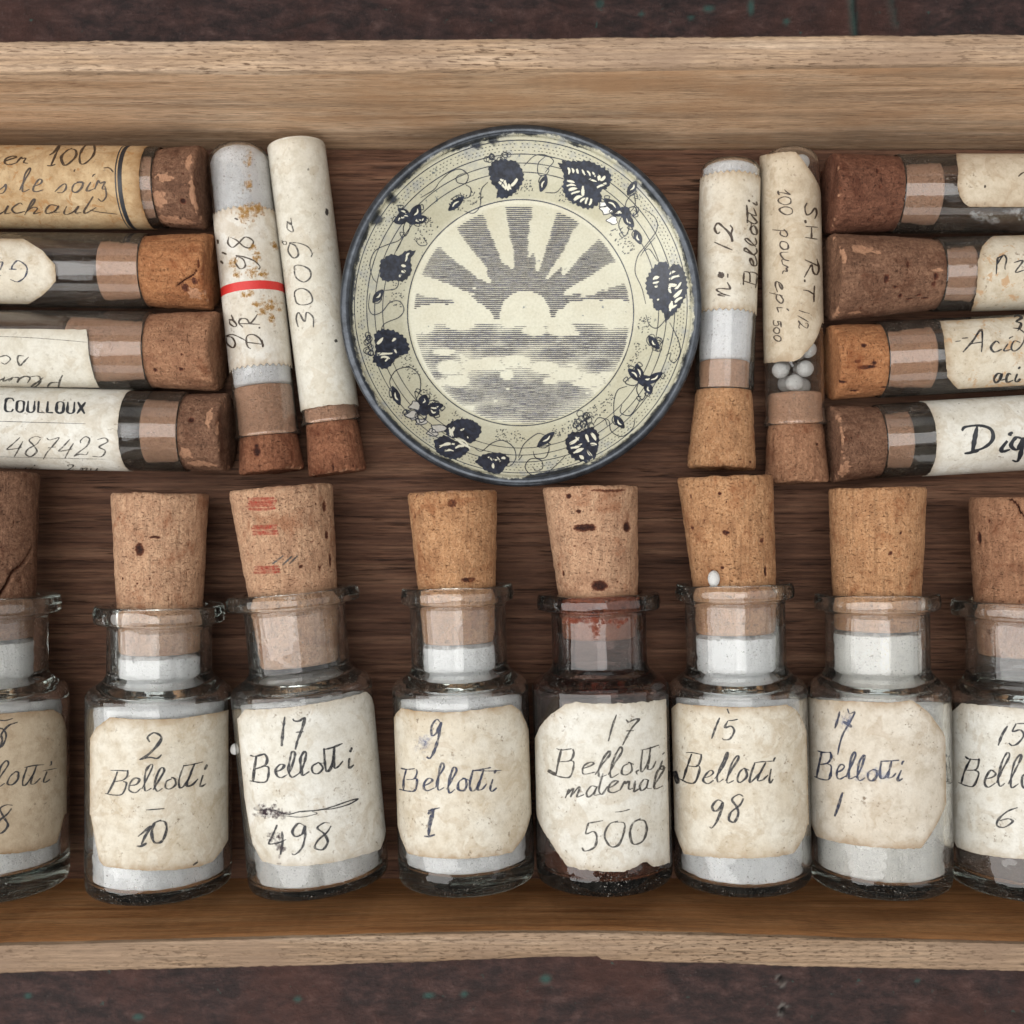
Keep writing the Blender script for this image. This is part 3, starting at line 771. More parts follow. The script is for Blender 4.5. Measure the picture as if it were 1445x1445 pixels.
side_board('side_board', [(-60, 1335), (0, 1333), (200, 1328), (500, 1320), (720, 1315), (850, 1315), (1000, 1318), (1200, 1325), (1445, 1331), (1500, 1332)],
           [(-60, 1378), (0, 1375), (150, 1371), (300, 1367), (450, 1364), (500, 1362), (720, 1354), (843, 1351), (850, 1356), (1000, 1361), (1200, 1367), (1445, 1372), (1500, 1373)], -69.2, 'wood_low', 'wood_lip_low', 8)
def box(x0, x1, y0, y1, z0, z1):
    v = [(x, y, z) for z in (z0, z1) for y in (y0, y1) for x in (x0, x1)]
    f = [[0, 2, 3, 1], [4, 5, 7, 6], [0, 1, 5, 4], [2, 6, 7, 3], [0, 4, 6, 2], [1, 3, 7, 5]]
    return v, f
for s in (-1, 1):
    a, b = sorted((s * (HX + .02), s * (HX + 6)))
    v, f = box(a, b, -75, 76, -4.0, ZL - .3)
    o = tobj('end_board', v, f, 'wood_lip', False)
xs = np.arange(-HX, HX + .01, 1.1); ys = np.arange(-69.15, 68.56, 1.1)
X, Y = np.meshgrid(xs, ys)
Z = np.array([[0.0 - abs(0.10 * noise.noise((x * .06, y * .5, 1))) for x in xs] for y in ys])
v = np.stack([X, Y, Z], -1).reshape(-1, 3); nv = len(v)
f = grid_faces(len(ys), len(xs)).tolist()
bv, bf = box(-HX, HX, -69.15, 68.5, -4.0, -0.4)
v = np.vstack([v, bv]); f += [[i + nv for i in q] for q in bf]
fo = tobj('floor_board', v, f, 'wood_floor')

# ================================================================== bottles
PXM = 0.126                                                   # mm per pixel at the bottle axis
def bottle(spec):
    R = spec['R']
    c = Cont(spec['p0'], spec['p1'], R, R + .01)
    e = c.empty('glass_bottle')
    tag(e, spec['label'], 'bottle', 'corked glass bottles standing in a row along the tray')
    H = lambda y: c.h(spec['p0'][0] + (spec['p1'][0] - spec['p0'][0]) * (spec['p0'][1] - y) / (spec['p0'][1] - spec['p1'][1]), y)
    hb = H(spec['sh']); hn = hb + spec.get('shh', 1.6); hl = H(spec['lip'][1]); ht = H(spec['lip'][0])
    Rn, Rl, ri = spec['rn'], spec['rl'], spec['ri']
    Ri = R - spec.get('wall', 1.4); fl = spec.get('floor', 3.2)
    hin = c.pix(spec['p1'][0], spec['cin'], ri)[1]
    k = spec['cork']                                              # y_top, half width top px, y at lip, half width lip px
    h1 = H(k[0]); r1 = k[1] * PXM; rl = min(k[3] * PXM, Rn - 1.0)
    slope = (r1 - rl) / (h1 - ht); rin = rl - slope * (ht - hin)
    ri = rin + .12; rt = rl + .12
    prof = [(0, 1.1), (R * .55, .8), (R - 2.2, 0.0), (R - .25, .25), (R, 2.0), (R, hb - 1.0), (R - .7, hb), (Rn + 1.0, hb + 1.0), (Rn, hb + 2.2), (Rn, hl - .8), (Rn + .25, hl - .1), (Rl - .2, hl + .2), (Rl, (hl + ht) / 2), (Rl - .35, ht - .05),
            (rt + .8, ht), (rt + .02, ht - .6), (rt - slope * 2, ht - 2.0), (ri, hin - .3), (ri, hb + 1.0), (ri + .7, hb - .5), (Ri - .8, hb - 1.2), (Ri, hb - 2.2), (Ri, fl + .7), (Ri - .9, fl), (0, fl + .5)]
    rad = [0, 1, .8, .8, 1.0, .8, .7, .8, 1.0, .6, .3, .4, .8, .4, .5, .3, .3, .3, .8, .6, .7, .7, .6, .6, 0]
    pr = rounded(prof, rad, 6)
    v, f = lathe(pr, 144)
    # hand-blown unevenness of the lip
    sd = spec['seed']
    for i in range(len(v)):
        x, y, z = v[i]
        rr = math.hypot(x, y)
        if rr > 1e-6:
            th = math.atan2(x, -y)
            k = 1 + 0.006 * noise.noise((math.sin(th) * 1.2 + sd, math.cos(th) * 1.2, z * .08))
            if z > hl - 1: k += 0.012 * noise.noise((math.sin(th) * 1.5 + sd, math.cos(th) * 1.5, 2)); v[i, 2] += 0.22 * noise.noise((math.sin(th) * 1.4, math.cos(th) * 1.4 + sd, 5))
            if z > hn: v[i, 0] *= k; v[i, 1] *= k
    obj('glass_body', v, f, spec.get('glass', 'glass'), e)
    # contents
    g = 0.06
    if spec.get('fill'):
        m, neck = spec['fill']
        top = hin
        body = [(0, fl + .5 + g), (Ri - .9, fl + g), (Ri - g, fl + .7), (Ri - g, hb - 2.4), (Ri - .9, hb - 1.5)]
        if neck:
            pp = body + [(ri * .9, hb - 1.3), (ri * .85, hb + .6), (ri - .3, hb + 1.5), (ri - g, hb + 2.0), (ri - g, top - .5), (ri - 1.5, top - .08), (0, top - .08)]
            rr_ = [0, .8, .8, .6, .5, .5, .5, .3, .3, .3, .3, 0]
        else:
            pp = body + [(0, hb - 1.3)]; rr_ = [0, .8, .8, .6, .5, 0]
            if spec.get('fill_to'): ft = fl + spec['fill_to']; pp = body[:3] + [(Ri - g, ft), (Ri - 1.5, ft - .5), (0, ft - .8)]
        v, f = lathe(rounded(pp, rr_, 3), 80)
        for i in range(len(v)):
            q = max(0, noise.noise((v[i, 0] * .5 + sd, v[i, 1] * .5, v[i, 2] * .5))) * .4 + max(0, noise.noise((v[i, 0] * 1.4, v[i, 1] * 1.4 + sd, v[i, 2] * 1.4))) * .3
            v[i, 0] *= 1 - q * .2; v[i, 1] *= 1 - q * .2
            if abs(v[i, 2] - (top if neck else hb - 1.3)) < .6: v[i, 2] -= q * 4.5
        obj('powder_filling', v, f, m, e)
    # cork
    co = cork(c, hin, h1, rin, r1, spec['cork'][4], sd, spec.get('pits', ()), spec.get('cracks', ()), spec.get('chips', ()), off=(spec['cork'][5] * PXM, 0), clear=ht)
    c.cork = co; c.cork_r = (r1 + rl) / 2
    return c

def polyline(pts, step=1.2):
    P = catmull(pts, step); return [(x, y) for x, y in P]

B = []
base = dict(R=12.5, rn=8.95, rl=11.3, ri=7.0, sh=968)
def spec(**k): d = dict(base); d.update(k); return d

B.append(bottle(spec(seed=11, p0=(-8, 1247), p1=(-9, 850), lip=(840, 866), floor=4.2, cin=905, fill=('powder_grey', True),
    cork=(667, 64, 842, 55, 'cork_brown', -4), cracks=[(x, y, .28) for x, y in polyline([(0, 840), (10, 826), (20, 808), (34, 796), (47, 774)])],
    label='bottle of greyish powder with a cracked dark brown cork and tanned label')))
B.append(bottle(spec(seed=12, p0=(225, 1247), p1=(226, 855), lip=(853, 879), floor=1.9, cin=926, fill=('powder', True),
    cork=(697, 66, 853, 58, 'cork_pale', 0), pits=[(197, 776, 13, 18, .35), (219, 758, 15, 4, .4), (190, 790, 6, 10, .15), (233, 772, 14, 7, .12)],
    label='white powder bottle with dark specked label reading 2 above 10, beside the tilted bottle')))
B.append(bottle(spec(seed=13, R=12.35, p0=(451, 1240), p1=(414, 842), lip=(833, 855), sh=960, floor=1.5, cin=944, rn=8.8, rl=11.7, ri=7.4, fill=('powder_grey', False),
    cork=(688, 72, 833, 62, 'cork_pale', -3), pits=[(455, 715, 10, 18, .25), (460, 755, 9, 14, .25), (452, 800, 8, 10, .2), (466, 790, 8, 20, .25), (440, 765, 8, 6, .2)],
    label='tilted bottle whose pale cork carries red stamped marks, label numbered 17 and 498')))
B.append(bottle(spec(seed=14, R=12.1, p0=(659, 1237), p1=(645, 835), lip=(826, 850), sh=958, floor=3.3, cin=911, rn=8.5, rl=10.1, ri=6.7, fill=('powder', True),
    cork=(694, 63, 822, 55, 'cork_tan', -2), pits=[(640, 711, 13, 11, .3), (590, 728, 5, 5, .3), (662, 818, 24, 6, .4), (692, 752, 18, 10, .12)],
    label='white powder bottle between the tilted and the smoky one, blue smudge on label')))
B.append(bottle(spec(seed=15, R=12.1, p0=(853, 1236), p1=(844, 845), lip=(836, 860), sh=956, shh=1.4, floor=2.4, cin=905, rn=8.4, rl=11.0, ri=6.9, glass='glass_smoke', fill=('residue_brown', False), fill_to=4.5,
    cork=(687, 67, 832, 56, 'cork_pale', -8), pits=[(829, 745, 30, 10, .4), (840, 745, 12, 9, .6), (888, 744, 16, 14, .5), (847, 827, 24, 14, .4), (813, 699, 9, 7, .35), (824, 722, 9, 5, .4), (795, 809, 5, 9, .35), (866, 693, 56, 4, .35), (815, 770, 6, 5, .2), (776, 732, 4, 5, .3)],
    label='dark smoky glass bottle with torn label numbered 17 and 500')))
B.append(bottle(spec(seed=16, R=12.1, p0=(1047, 1237), p1=(1036, 832), lip=(822, 845), sh=960, floor=1.6, cin=898, rn=8.75, rl=10.5, ri=7.0, fill=('powder', True),
    cork=(673, 66, 820, 58, 'cork_tan', -9), pits=[(1024, 696, 6, 5, .5), (1029, 751, 10, 7, .5), (1083, 806, 6, 14, .5), (1078, 763, 10, 8, .25), (983, 744, 7, 7, .3), (1020, 802, 6, 5, .4), (1000, 735, 6, 6, .2), (985, 700, 6, 10, .2)],
    label='white powder bottle with a granule on its lip, label reading 15 above 98')))
B.append(bottle(spec(seed=17, R=12.2, p0=(1242, 1241), p1=(1237, 845), lip=(836, 860), sh=962, floor=2.4, cin=893, rn=8.9, rl=10.9, ri=7.1, fill=('powder_cream', True),
    cork=(689, 66, 835, 60, 'cork_tan', 2), pits=[(1256, 781, 9, 4, .4), (1290, 720, 4, 30, .12)],
    label='bottle of cream powder with blue inked label numbered 17 and 1')))
B.append(bottle(spec(seed=18, R=12.3, p0=(1442, 1244), p1=(1441, 855), lip=(846, 870), sh=972, floor=2.5, cin=930, rn=9.2, rl=11.8, ri=7.3, fill=('powder_dark', False),
    cork=(702, 69, 842, 62, 'cork_mid', 0), pits=[(1383, 759, 9, 18, .6), (1398, 735, 5, 5, .3)], cracks=[(x, y, .2) for x, y in polyline([(1425, 703), (1436, 712), (1440, 722), (1448, 728)])],
    label='empty clear glass bottle with label numbered 15 and 6')))

WR = 0.10 + 0.025
def write(c, lab, items, m='ink_black', name='handwriting', w=2.6):
    sl = .02 + .2 * (math.sin(c.A[0] * 1.7) * .5 + .5)
    rb = Ribbons(c, c.R + WR)
    for k, it in enumerate(items):
        if it[0] == 'S': rb.stroke(it[1], it[2] if len(it) > 2 else w)
        elif it[0] == 'B': rb.blob(*it[1:])
        elif it[0] == 'R': rb.ring(*it[1:])
        elif it[0] == 'C': rb.cloud(*it[1:])
        else:
            rb.text(it[0], it[1], it[2], it[3], w=it[4] if len(it) > 4 else w, slant=it[5] if len(it) > 5 else sl, seed=k + int(c.A[0] * 7) % 97, jit=.05, var=.6)
    return rb.build(name, m, lab)

BEL = list('BelloWi')
# 1
l = label(B[0], 'paper_label', [(-95, 1006), (-40, 1010), (0, 1007), (40, 1004), (75, 1001), (88, 1010), (94, 1030)], [(-95, 1200), (-40, 1207), (0, 1206), (50, 1200), (80, 1190), (91, 1150)], 'paper_dull', seed=1)
write(B[0], l, [('|5', (-40, 1056), (14, 1052), 36), ('S', [(-2, 1058), (3, 1045), (2, 1036), (12, 1024), (25, 1019)], 2.6), (BEL, (-80, 1116), (70, 1106), 36, 2.0), ('98', (-42, 1176), (18, 1174), 36), ('S', [(60, 1088), (80, 1084)], 1.6)], 'ink_black')
# 2
l = label(B[1], 'paper_label', [(127, 1042), (135, 1028), (155, 1012), (200, 1015), (250, 1014), (290, 1008), (318, 1003)], [(128, 1150), (140, 1214), (146, 1222), (175, 1226), (240, 1228), (280, 1223), (300, 1216), (322, 1185)], 'paper', seed=2)
write(B[1], l, [('2', (198, 1072), (232, 1072), 42, 3.4), (BEL, (146, 1121), (290, 1110), 36, 2.5), ('S', [(206, 1143), (220, 1142), (232, 1141)], 2.4), ('10', (192, 1194), (240, 1189), 29, 3.2), ('S', [(272, 1221), (279, 1216)], 3)], 'ink_black')
# 3
l = label(B[2], 'paper_label', [(336, 1014), (346, 1001), (400, 999), (450, 992), (500, 981), (517, 976), (524, 983), (528, 996)], [(345, 1125), (356, 1190), (370, 1215), (400, 1222), (450, 1220), (510, 1207), (537, 1198), (544, 1175)], 'paper_white', seed=3)
write(B[2], l, [('|7', (394, 1054), (436, 1052), 40, 3.3), (BEL, (352, 1105), (500, 1083), 37, 3.0), ('498', (382, 1204), (470, 1197), 35, 2.6),
    ('S', [(362, 1143), (385, 1143), (405, 1149), (425, 1145), (450, 1143), (470, 1138), (490, 1131), (505, 1127), (492, 1135), (470, 1141), (450, 1143), (425, 1146)], 2.2), ('S', [(400, 1151), (425, 1153), (447, 1148), (440, 1145)], 1.6)], 'ink_black')
write(B[2], l, [('C', 374, 1145, 14, 8, 60, 3), ('C', 394, 1148, 14, 5, 40, 5), ('C', 388, 1180, 12, 9, 26, 8), ('C', 396, 1196, 10, 14, 24, 9)], 'ink_smudge', 'ink_smudge')
v, f = lathe(rounded([(0, -.9), (.8, -.6), (1.0, .2), (.6, 1.0), (0, 1.2)], [0, .3, .4, .3, 0], 3), 16)
th, hh = B[2].pix(336.5, 1065, B[2].R)
o = obj('glue_drop', v, f, 'pellet', B[2].e); o.location = [q * MM for q in (B[2].R * math.sin(-1.42), -B[2].R * math.cos(-1.42), hh)]
# 4
l = label(B[3], 'paper_label', [(556, 1012), (566, 999), (600, 1004), (640, 1005), (690, 999), (722, 994), (735, 1004), (746, 1030)], [(561, 1165), (575, 1204), (620, 1211), (680, 1210), (722, 1203), (740, 1180), (749, 1150)], 'paper', seed=4)
write(B[3], l, [('9', (603, 1062), (624, 1062), 41, 3.4), (BEL, (563, 1116), (700, 1117), 36, 2.6), ('S', [(668, 1087), (690, 1088), (708, 1087)], 2.2), ('I', (598, 1183), (622, 1183), 40, 3.6)], 'ink_blue')
write(B[3], l, [('C', 598, 1048, 11, 13, 60, 4)], 'ink_wash', 'ink_smudge')
# 5
l = label(B[4], 'paper_label', [(755, 1042), (762, 1026), (775, 1010), (792, 998), (797, 994), (812, 991), (850, 993), (900, 991), (940, 986)], [(757, 1150), (766, 1172), (775, 1185), (793, 1212), (800, 1222), (830, 1228), (880, 1230), (900, 1222), (906, 1217), (913, 1217), (922, 1223), (945, 1217)], 'paper_white', seed=5, rough=.12)
write(B[4], l, [('|7', (857, 1046), (898, 1046), 33, 2.6), (list('Bello'), (778, 1096), (895, 1094), 38, 2.5), (list('Wi'), (902, 1091), (938, 1086), 35, 2.2), ('material', (797, 1127), (936, 1113), 34, 2.5), ('S', [(868, 1146), (878, 1145), (889, 1142)], 2), ('500', (820, 1200), (921, 1187), 35, 2.7), ('S', [(773, 1087), (784, 1093)], 6)], 'ink_grey')
# 6
l = label(B[5], 'paper_label', [(948, 1000), (956, 992), (1000, 996), (1050, 998), (1110, 994), (1125, 1003), (1138, 1032)], [(952, 1170), (965, 1205), (1000, 1209), (1060, 1211), (1120, 1204), (1135, 1180), (1139, 1165)], 'paper', seed=6)
write(B[5], l, [('|5', (1003, 1043), (1040, 1044), 31, 2.4), (BEL, (958, 1104), (1092, 1106), 40, 2.4), ('98', (1001, 1164), (1048, 1161), 35, 2.8), ('S', [(952, 1088), (955, 1098), (957, 1106)], 6), ('S', [(1026, 1000), (1029, 1007)], 2)], 'ink_black')
# 7
l = label(B[6], 'paper_label', [(1140, 984), (1200, 989), (1260, 991), (1288, 988), (1310, 1005), (1334, 1040)], [(1144, 1160), (1152, 1180), (1190, 1190), (1240, 1196), (1300, 1197), (1312, 1180), (1335, 1135)], 'paper_grey', seed=7)
write(B[6], l, [('S', [(1178, 1028), (1182, 1016), (1185, 1004)], 2.8), ('S', [(1196, 1000), (1199, 1007), (1206, 1005), (1200, 1018), (1190, 1035), (1185, 1050), (1182, 1065)], 2.3), ('S', [(1189, 1018), (1195, 1021), (1202, 1026)], 4.5), (BEL, (1147, 1098), (1275, 1102), 36, 2.8), ('S', [(1178, 1152), (1184, 1135), (1189, 1118)], 3.4)], 'ink_blue')
write(B[6], l, [('C', 1194, 1018, 9, 12, 45, 2), ('C', 1230, 1092, 28, 9, 50, 6)], 'ink_wash', 'ink_smudge')
# 8
l = label(B[7], 'paper_label', [(1344, 1004), (1358, 992), (1400, 996), (1445, 1000), (1500, 998), (1530, 995)], [(1343, 1180), (1350, 1195), (1380, 1205), (1445, 1212), (1500, 1208), (1530, 1195)], 'paper_white', seed=8)
write(B[7], l, [('|5', (1405, 1052), (1448, 1052), 32, 3.0), (BEL, (1350, 1108), (1498, 1112), 44, 2.6), ('6', (1402, 1168), (1438, 1168), 31, 2.8)], 'ink_black')

M['drip'] = stain('red_brown_drip', (0.20, 0.04, 0.015), .55)
rb = Ribbons(B[4], 8.45)
for k, (x, y, rx, ry) in enumerate(((838, 868, 9, 10), (840, 886, 6, 14), (866, 878, 26, 6), (812, 876, 14, 4))): rb.cloud(x, y, rx, ry, 50, k, 1.2, 3)
rb.build('residue_drip', 'drip', B[4].e)

# red stamp and pencil ticks on the third cork
from mathutils.bvhtree import BVHTree
class CorkInk(Ribbons):
    """strokes lying on the real, uneven surface of a cork"""
    def __init__(s, c, o):
        Ribbons.__init__(s, c, 0)
        s.b = BVHTree.FromPolygons([v.co / MM for v in o.data.vertices], [tuple(p.vertices) for p in o.data.polygons])
        s.o = Vector(c.loc(np.array([0, 0, CAMZ])))
    def stroke(s, pts, w, taper=.7, var=.4, step=1.2):
        P = catmull(pts, step); d = np.gradient(P, axis=0); L = np.linalg.norm(d, axis=1)
        nn = np.stack([-d[:, 1], d[:, 0]], 1) / L[:, None]; n = len(P); b0 = len(s.v); s.k += 1; sd = rng.random() * 90
        for i in range(n):
            ww = w * .5 * (1 - (1 - taper) * abs(2 * i / (n - 1) - 1) ** 3) * (1 + var * sn(sd + i * .4, 2))
            for q in (-1, 1):
                dr = px_ray(*(P[i] + nn[i] * q * ww)); dr = Vector((np.dot(dr, s.c.X), np.dot(dr, s.c.Y), np.dot(dr, s.c.D))).normalized()
                hit = s.b.ray_cast(s.o, dr)
                s.v.append(tuple(hit[0] - dr * (.05 + .004 * (s.k % 10))) if hit[0] is not None else s.v[-1])
        for i in range(n - 1):
            a = b0 + 2 * i; s.f.append([a, a + 1, a + 3, a + 2])
M['stamp'] = stain('red_cork_stamp', (0.36, 0.04, 0.02), .75)
for (x0, x1, y0, y1, n) in ((349, 389, 704, 718, 5), (355, 392, 742, 754, 4), (358, 393, 800, 808, 3)):
    rb = CorkInk(B[2], B[2].cork)
    for k in range(n):
        y = y0 + (y1 - y0) * k / max(1, n - 1)
        rb.stroke([(x0 + rng.uniform(-2, 2), y), ((x0 + x1) / 2, y + rng.uniform(-1, 1)), (x1 + rng.uniform(-3, 3), y - 1)], 3.6)
    rb.build('red_stamp', 'stamp', B[2].cork)
for a in ([(384, 796), (400, 784)], [(399, 797), (412, 785)], [(408, 796), (420, 784)]):
    rb = CorkInk(B[2], B[2].cork); rb.stroke(a, 2.4); rb.build('pencil_mark', 'ink_grey', B[2].cork)

# ================================================================== tubes
def tube(label_, p0, p1, R, glass_end, cork_end, cork_in, r_out, m, seed, pits=(), cracks=(), chips=(), flat=False, fill=None, wall=.38, flare=.0, lift=0.0, off=0, npit=12, r_lip=None):
    """p0 closed end px, glass_end / cork_end / cork_in: px points on the axis"""
    rmax = max(R + flare, r_out + .25)
    c = Cont(p0, cork_end, R, R + .02 + lift, rmax + .02 + lift if rmax > R else None)
    e = c.empty('glass_tube'); tag(e, label_, 'glass tube', 'corked glass tubes laid in the tray')
    hg = c.pix(*glass_end, R)[1]; hc = c.h(*cork_end); hi = c.pix(*cork_in, R - wall)[1]
    ri = R - wall; cr = (1.6 if flat else R * .62)
    n = 7
    arc_o = [(R - cr + cr * math.sin(a), cr - cr * math.cos(a)) for a in np.linspace(0, math.pi / 2, n)]
    cri = max(.4, cr - wall); eb = .5
    arc_i = [(ri - cri + cri * math.sin(a), eb + cri - cri * math.cos(a)) for a in np.linspace(math.pi / 2, 0, n)]
    lipo = [(R, hg - 1.6), (R + flare, hg - .6), (R + flare + .05, hg - .2), (R + flare - .2, hg)] if flare else [(R, hg - .35), (R - .12, hg - .05)]
    pr = [(0, 0)] + arc_o + [(R, hg * .5)] + lipo + [(ri + .15, hg), (ri, hg - .35), (ri, hg * .5)] + arc_i + [(0, eb)]
    v, f = lathe(pr, 72)
    obj('glass_wall', v, f, 'glass_tube', e)
    if fill:
        fm, h_to = fill
        g = .05; ht = min(hi - .05, c.pix(*h_to, R - wall)[1]) if h_to else hi - .1
        pp = [(0, eb + g)] + [(max(.01, r - g), h + g) for r, h in arc_i[::-1]] + [(ri - g, ht - .6), (ri - .5, ht - .05), (0, ht)]
        v, f = lathe(pp, 64); obj('powder_filling', v, f, fm, e)
    # plug: the narrow part sits in the bore, the outer part flares
    rb_ = ri - .06
    co = plug(c, hi, hg, hc, rb_, min(r_out, rb_ + .25), r_out, m, seed, pits, cracks, chips, off, npit)
    c.cork = co
    return c

def plug(c, hi, hg, hc, rb_, rg, r_out, m, seed, pits, cracks, chips, off, npit):
    # one cork whose radius runs rb_ -> (at the glass mouth) -> r_out
    o = cork(c, hi, hc, rb_, r_out, m, seed, pits, cracks, chips, nth=150, nh=56, npit=npit, clear=hg, fresh=1.0)
    me = o.data; n = len(me.vertices)
    co = np.empty(n * 3); me.vertices.foreach_get('co', co); co = co.reshape(-1, 3) / MM
    t = (co[:, 2] - hi) / (hc - hi)
    want = np.where(co[:, 2] < hg + .02, rb_, rb_ + (r_out - rb_) * np.clip((co[:, 2] - hg) / max(.1, hc - hg), 0, 1) ** .8)
    lin = rb_ + (r_out - rb_) * t
    sc_ = want / np.maximum(lin, .1)
    rr = np.hypot(co[:, 0], co[:, 1])
    inside = co[:, 2] < hg + .02
    co[:, 0] *= sc_; co[:, 1] *= sc_
    rr = np.hypot(co[:, 0], co[:, 1]); lim = np.where(inside & (rr > rb_), rb_ / np.maximum(rr, .01), 1.0)
    co[:, 0] *= lim; co[:, 1] *= lim
    sh = off * np.clip((co[:, 2] - hg) / max(.1, hc - hg), 0, 1)
    co[:, 0] += sh
    me.vertices.foreach_set('co', (co * MM).reshape(-1)); me.update()
    return o

FULL = (-2.9, 2.9)
# --- four lying on the left, corks to the right
T1 = tube('tube wrapped in brown stained handwritten paper, beside the tray wall and a chipped cork', (-190, 263), None or (290, 266), 7.2, (214, 265), (290, 266), (190, 265), 7.35, 'cork_brown', 21,
          pits=[(258, 284, 9, 9, .6), (268, 311, 6, 6, .3), (240, 318, 5, 4, .3)], chips=[(232, 250, 26, 12), (222, 282, 24, 26), (240, 312, 60, 18), (266, 228, 8, 30), (272, 275, 8, 50)], fill=('powder_cream', (180, 265)))
l = label(T1, 'paper_label', [(197, 265)], [(-150, 264)], 'paper_brown', FULL, 21, ncol=120)
write(T1, l, [('uer', (-22, 233), (42, 233), 24, 2.4), ('100', (66, 233), (132, 232), 26, 2.6), ('s', (-6, 274), (14, 273), 26, 2.2), ('le', (28, 272), (62, 271), 34, 2.2), ('soir', (76, 272), (152, 270), 30, 2.2), ('S', [(148, 262), (150, 276), (144, 284), (138, 280)], 1.8), ('uchaut', (-14, 302), (132, 301), 26, 2.3), ('S', [(126, 296), (140, 299), (166, 302)], 1.5), ('S', [(104, 240), (106, 241)], 5), ('S', [(146, 237), (154, 237), (160, 243)], 2.4)], 'ink_brown')
for q in (('R', 169, 262, .75), ('R', 163, 262, .22), ('R', -60, 262, .75)): write(T1, l, [q], 'ink_print', 'printed_line')
T2 = tube('empty glass tube with eight-sided paper label and orange cork split at its end', (-180, 379), (300, 384), 6.75, (194, 383), (300, 384), (134, 382), 6.85, 'cork_orange', 22,
          pits=[(262, 406, 12, 14, .25), (275, 396, 10, 12, .25)], cracks=[(x, y, .16) for x, y in polyline([(279, 364), (279, 377), (272, 388), (258, 397), (250, 404)])], chips=[(276, 415, 20, 20)])
l = label(T2, 'paper_label', [(33, 337), (40, 341), (60, 354), (78, 374), (79, 397), (62, 415), (47, 425), (40, 429)], [(-110, 380)], 'paper', None, 22)
write(T2, l, [('Gi', (39, 368), (-4, 370), 27, 2.3, 0)], 'ink_blue')
T3 = tube('glass tube with dusty residue, folded cream label with upside-down writing and smooth red-brown cork', (-190, 491), (309, 496), 7.1, (200, 495), (309, 496), (88, 494), 7.2, 'cork_mid', 23,
          pits=[(258, 500, 4, 6, .4), (219, 523, 7, 7, .4), (256, 521, 7, 7, .35), (230, 480, 5, 3, .4), (298, 482, 3, 40, .25), (158, 484, 5, 14, .4)], fill=('powder_dark', (84, 494)))
l = label(T3, 'paper_label', [(122, 465), (124, 480), (127, 505), (133, 530), (140, 547)], [(-120, 492)], 'paper_plain', None, 23)
write(T3, l, [('sc', (39, 502), (-4, 503), 25, 2.2, 0), ('Plum', (92, 531), (-16, 530), 18, 2.4, 0), ('S', [(-20, 474), (50, 477), (123, 483)], 1.1), ('S', [(124, 466), (126, 500), (134, 535)], 1.0)], 'ink_grey')
T4 = tube('tube with printed white label bearing the number 487423 and narrow brown cork', (-180, 599), (322, 611), 7.3, (249, 609), (322, 611), (195, 608), 7.2, 'cork_brown', 24,
          pits=[(270, 592, 9, 8, .6), (308, 596, 5, 8, .3)], chips=[(262, 640, 16, 20), (285, 655, 40, 14), (296, 590, 10, 30)])
l = label(T4, 'paper_label', [(166, 606)], [(-140, 600)], 'paper_white', FULL, 24, ncol=120)
write(T4, l, [(['c1', 'o1', 'u1', 'l1', 'l1', 'o1', 'u1', 'x1'], (5, 581), (122, 584), 19.5, 3.0, .05), ('S', [(-20, 594), (50, 596), (121, 598)], 1.2)], 'ink_print', 'printed_name')
write(T4, l, [('487423', (8, 643), (152, 645), 25, 1.9, .2), ('S', [(-20, 644), (60, 646), (150, 648)], .9), ('2', (92, 664), (104, 664), 9, 1.6), ('nu', (112, 664), (140, 665), 9, 1.4), ('ui', (20, 664), (50, 664), 10, 1.4)], 'ink_grey')

# --- two on end at the left of the dish
T5 = tube('milk white powder tube with rust spotted zigzag-cut label crossed by a red band', (335, 206), (384, 666), 5.6, (377, 613), (384, 666), (372, 541), 5.85, 'cork_red', 25, fill=('powder', (371, 540)), flare=.35, wall=.32,
          pits=[(362, 637, 12, 14, .5), (361, 628, 8, 5, .4)], chips=[])
l = label(T5, 'paper_label', [(367, 517)], [(343, 289)], 'paper_foxed', (-2.6, 2.6), 25, zig=(1.15, .55), ncol=240)
write(T5, l, [('98', (363, 381), (358, 325), 33, 2.3, .05), (list('D.R.'), (372, 492), (362, 436), 25, 2.2, .05), ('9a', (345, 488), (327, 443), 19, 2.0, .05), ('S', [(313, 356), (320, 359)], 3), ('S', [(311, 368), (315, 372)], 3), ('S', [(307, 338), (308, 344)], 2.5), ('S', [(331, 308), (336, 310)], 3)], 'ink_brown')
write(T5, l, [('R', 356, 402, 1.55)], 'ink_red', 'red_band')
rb = Ribbons(T5, T5.R + WR - .01)
for (x, y, rx, ry) in ((352, 297, 20, 10), (345, 305, 9, 14), (364, 296, 9, 9), (350, 259, 7, 9), (352, 227, 5, 10), (387, 347, 5, 6), (333, 388, 7, 6), (356, 384, 9, 8), (362, 362, 7, 9), (372, 388, 7, 6), (350, 415, 10, 5), (381, 430, 15, 12), (372, 440, 8, 5), (329, 370, 6, 8), (358, 348, 5, 4), (383, 450, 5, 6), (360, 430, 5, 3)):
    rb.cloud(x, y, rx * .95, ry * .95, int(14 + rx * ry * .3), int(x + y), .8, 2.8)
rb.build('rust_stain', 'rust', T5.e)
T6 = tube('tube fully wrapped in plain cream paper with pencilled number 3009', (418, 206), (477, 668), 5.15, (467, 594), (477, 668), (463, 560), 5.3, 'cork_red', 26, flat=True, flare=.3,
          pits=[(470, 659, 3, 12, .6)], lift=.05)
l = label(T6, 'paper_wrapper', [(463, 572)], 0.35, 'paper_plain', FULL, 26, lift=.13, ncol=120)
v, f = lathe(rounded([(T6.R + .10, 1.2), (T6.R + .08, .0), (T6.R * .6, -.25), (.02, -.12)], [0, .3, .5, 0], 4), 60)
obj('folded_end', v, f, 'paper_plain', l, True)
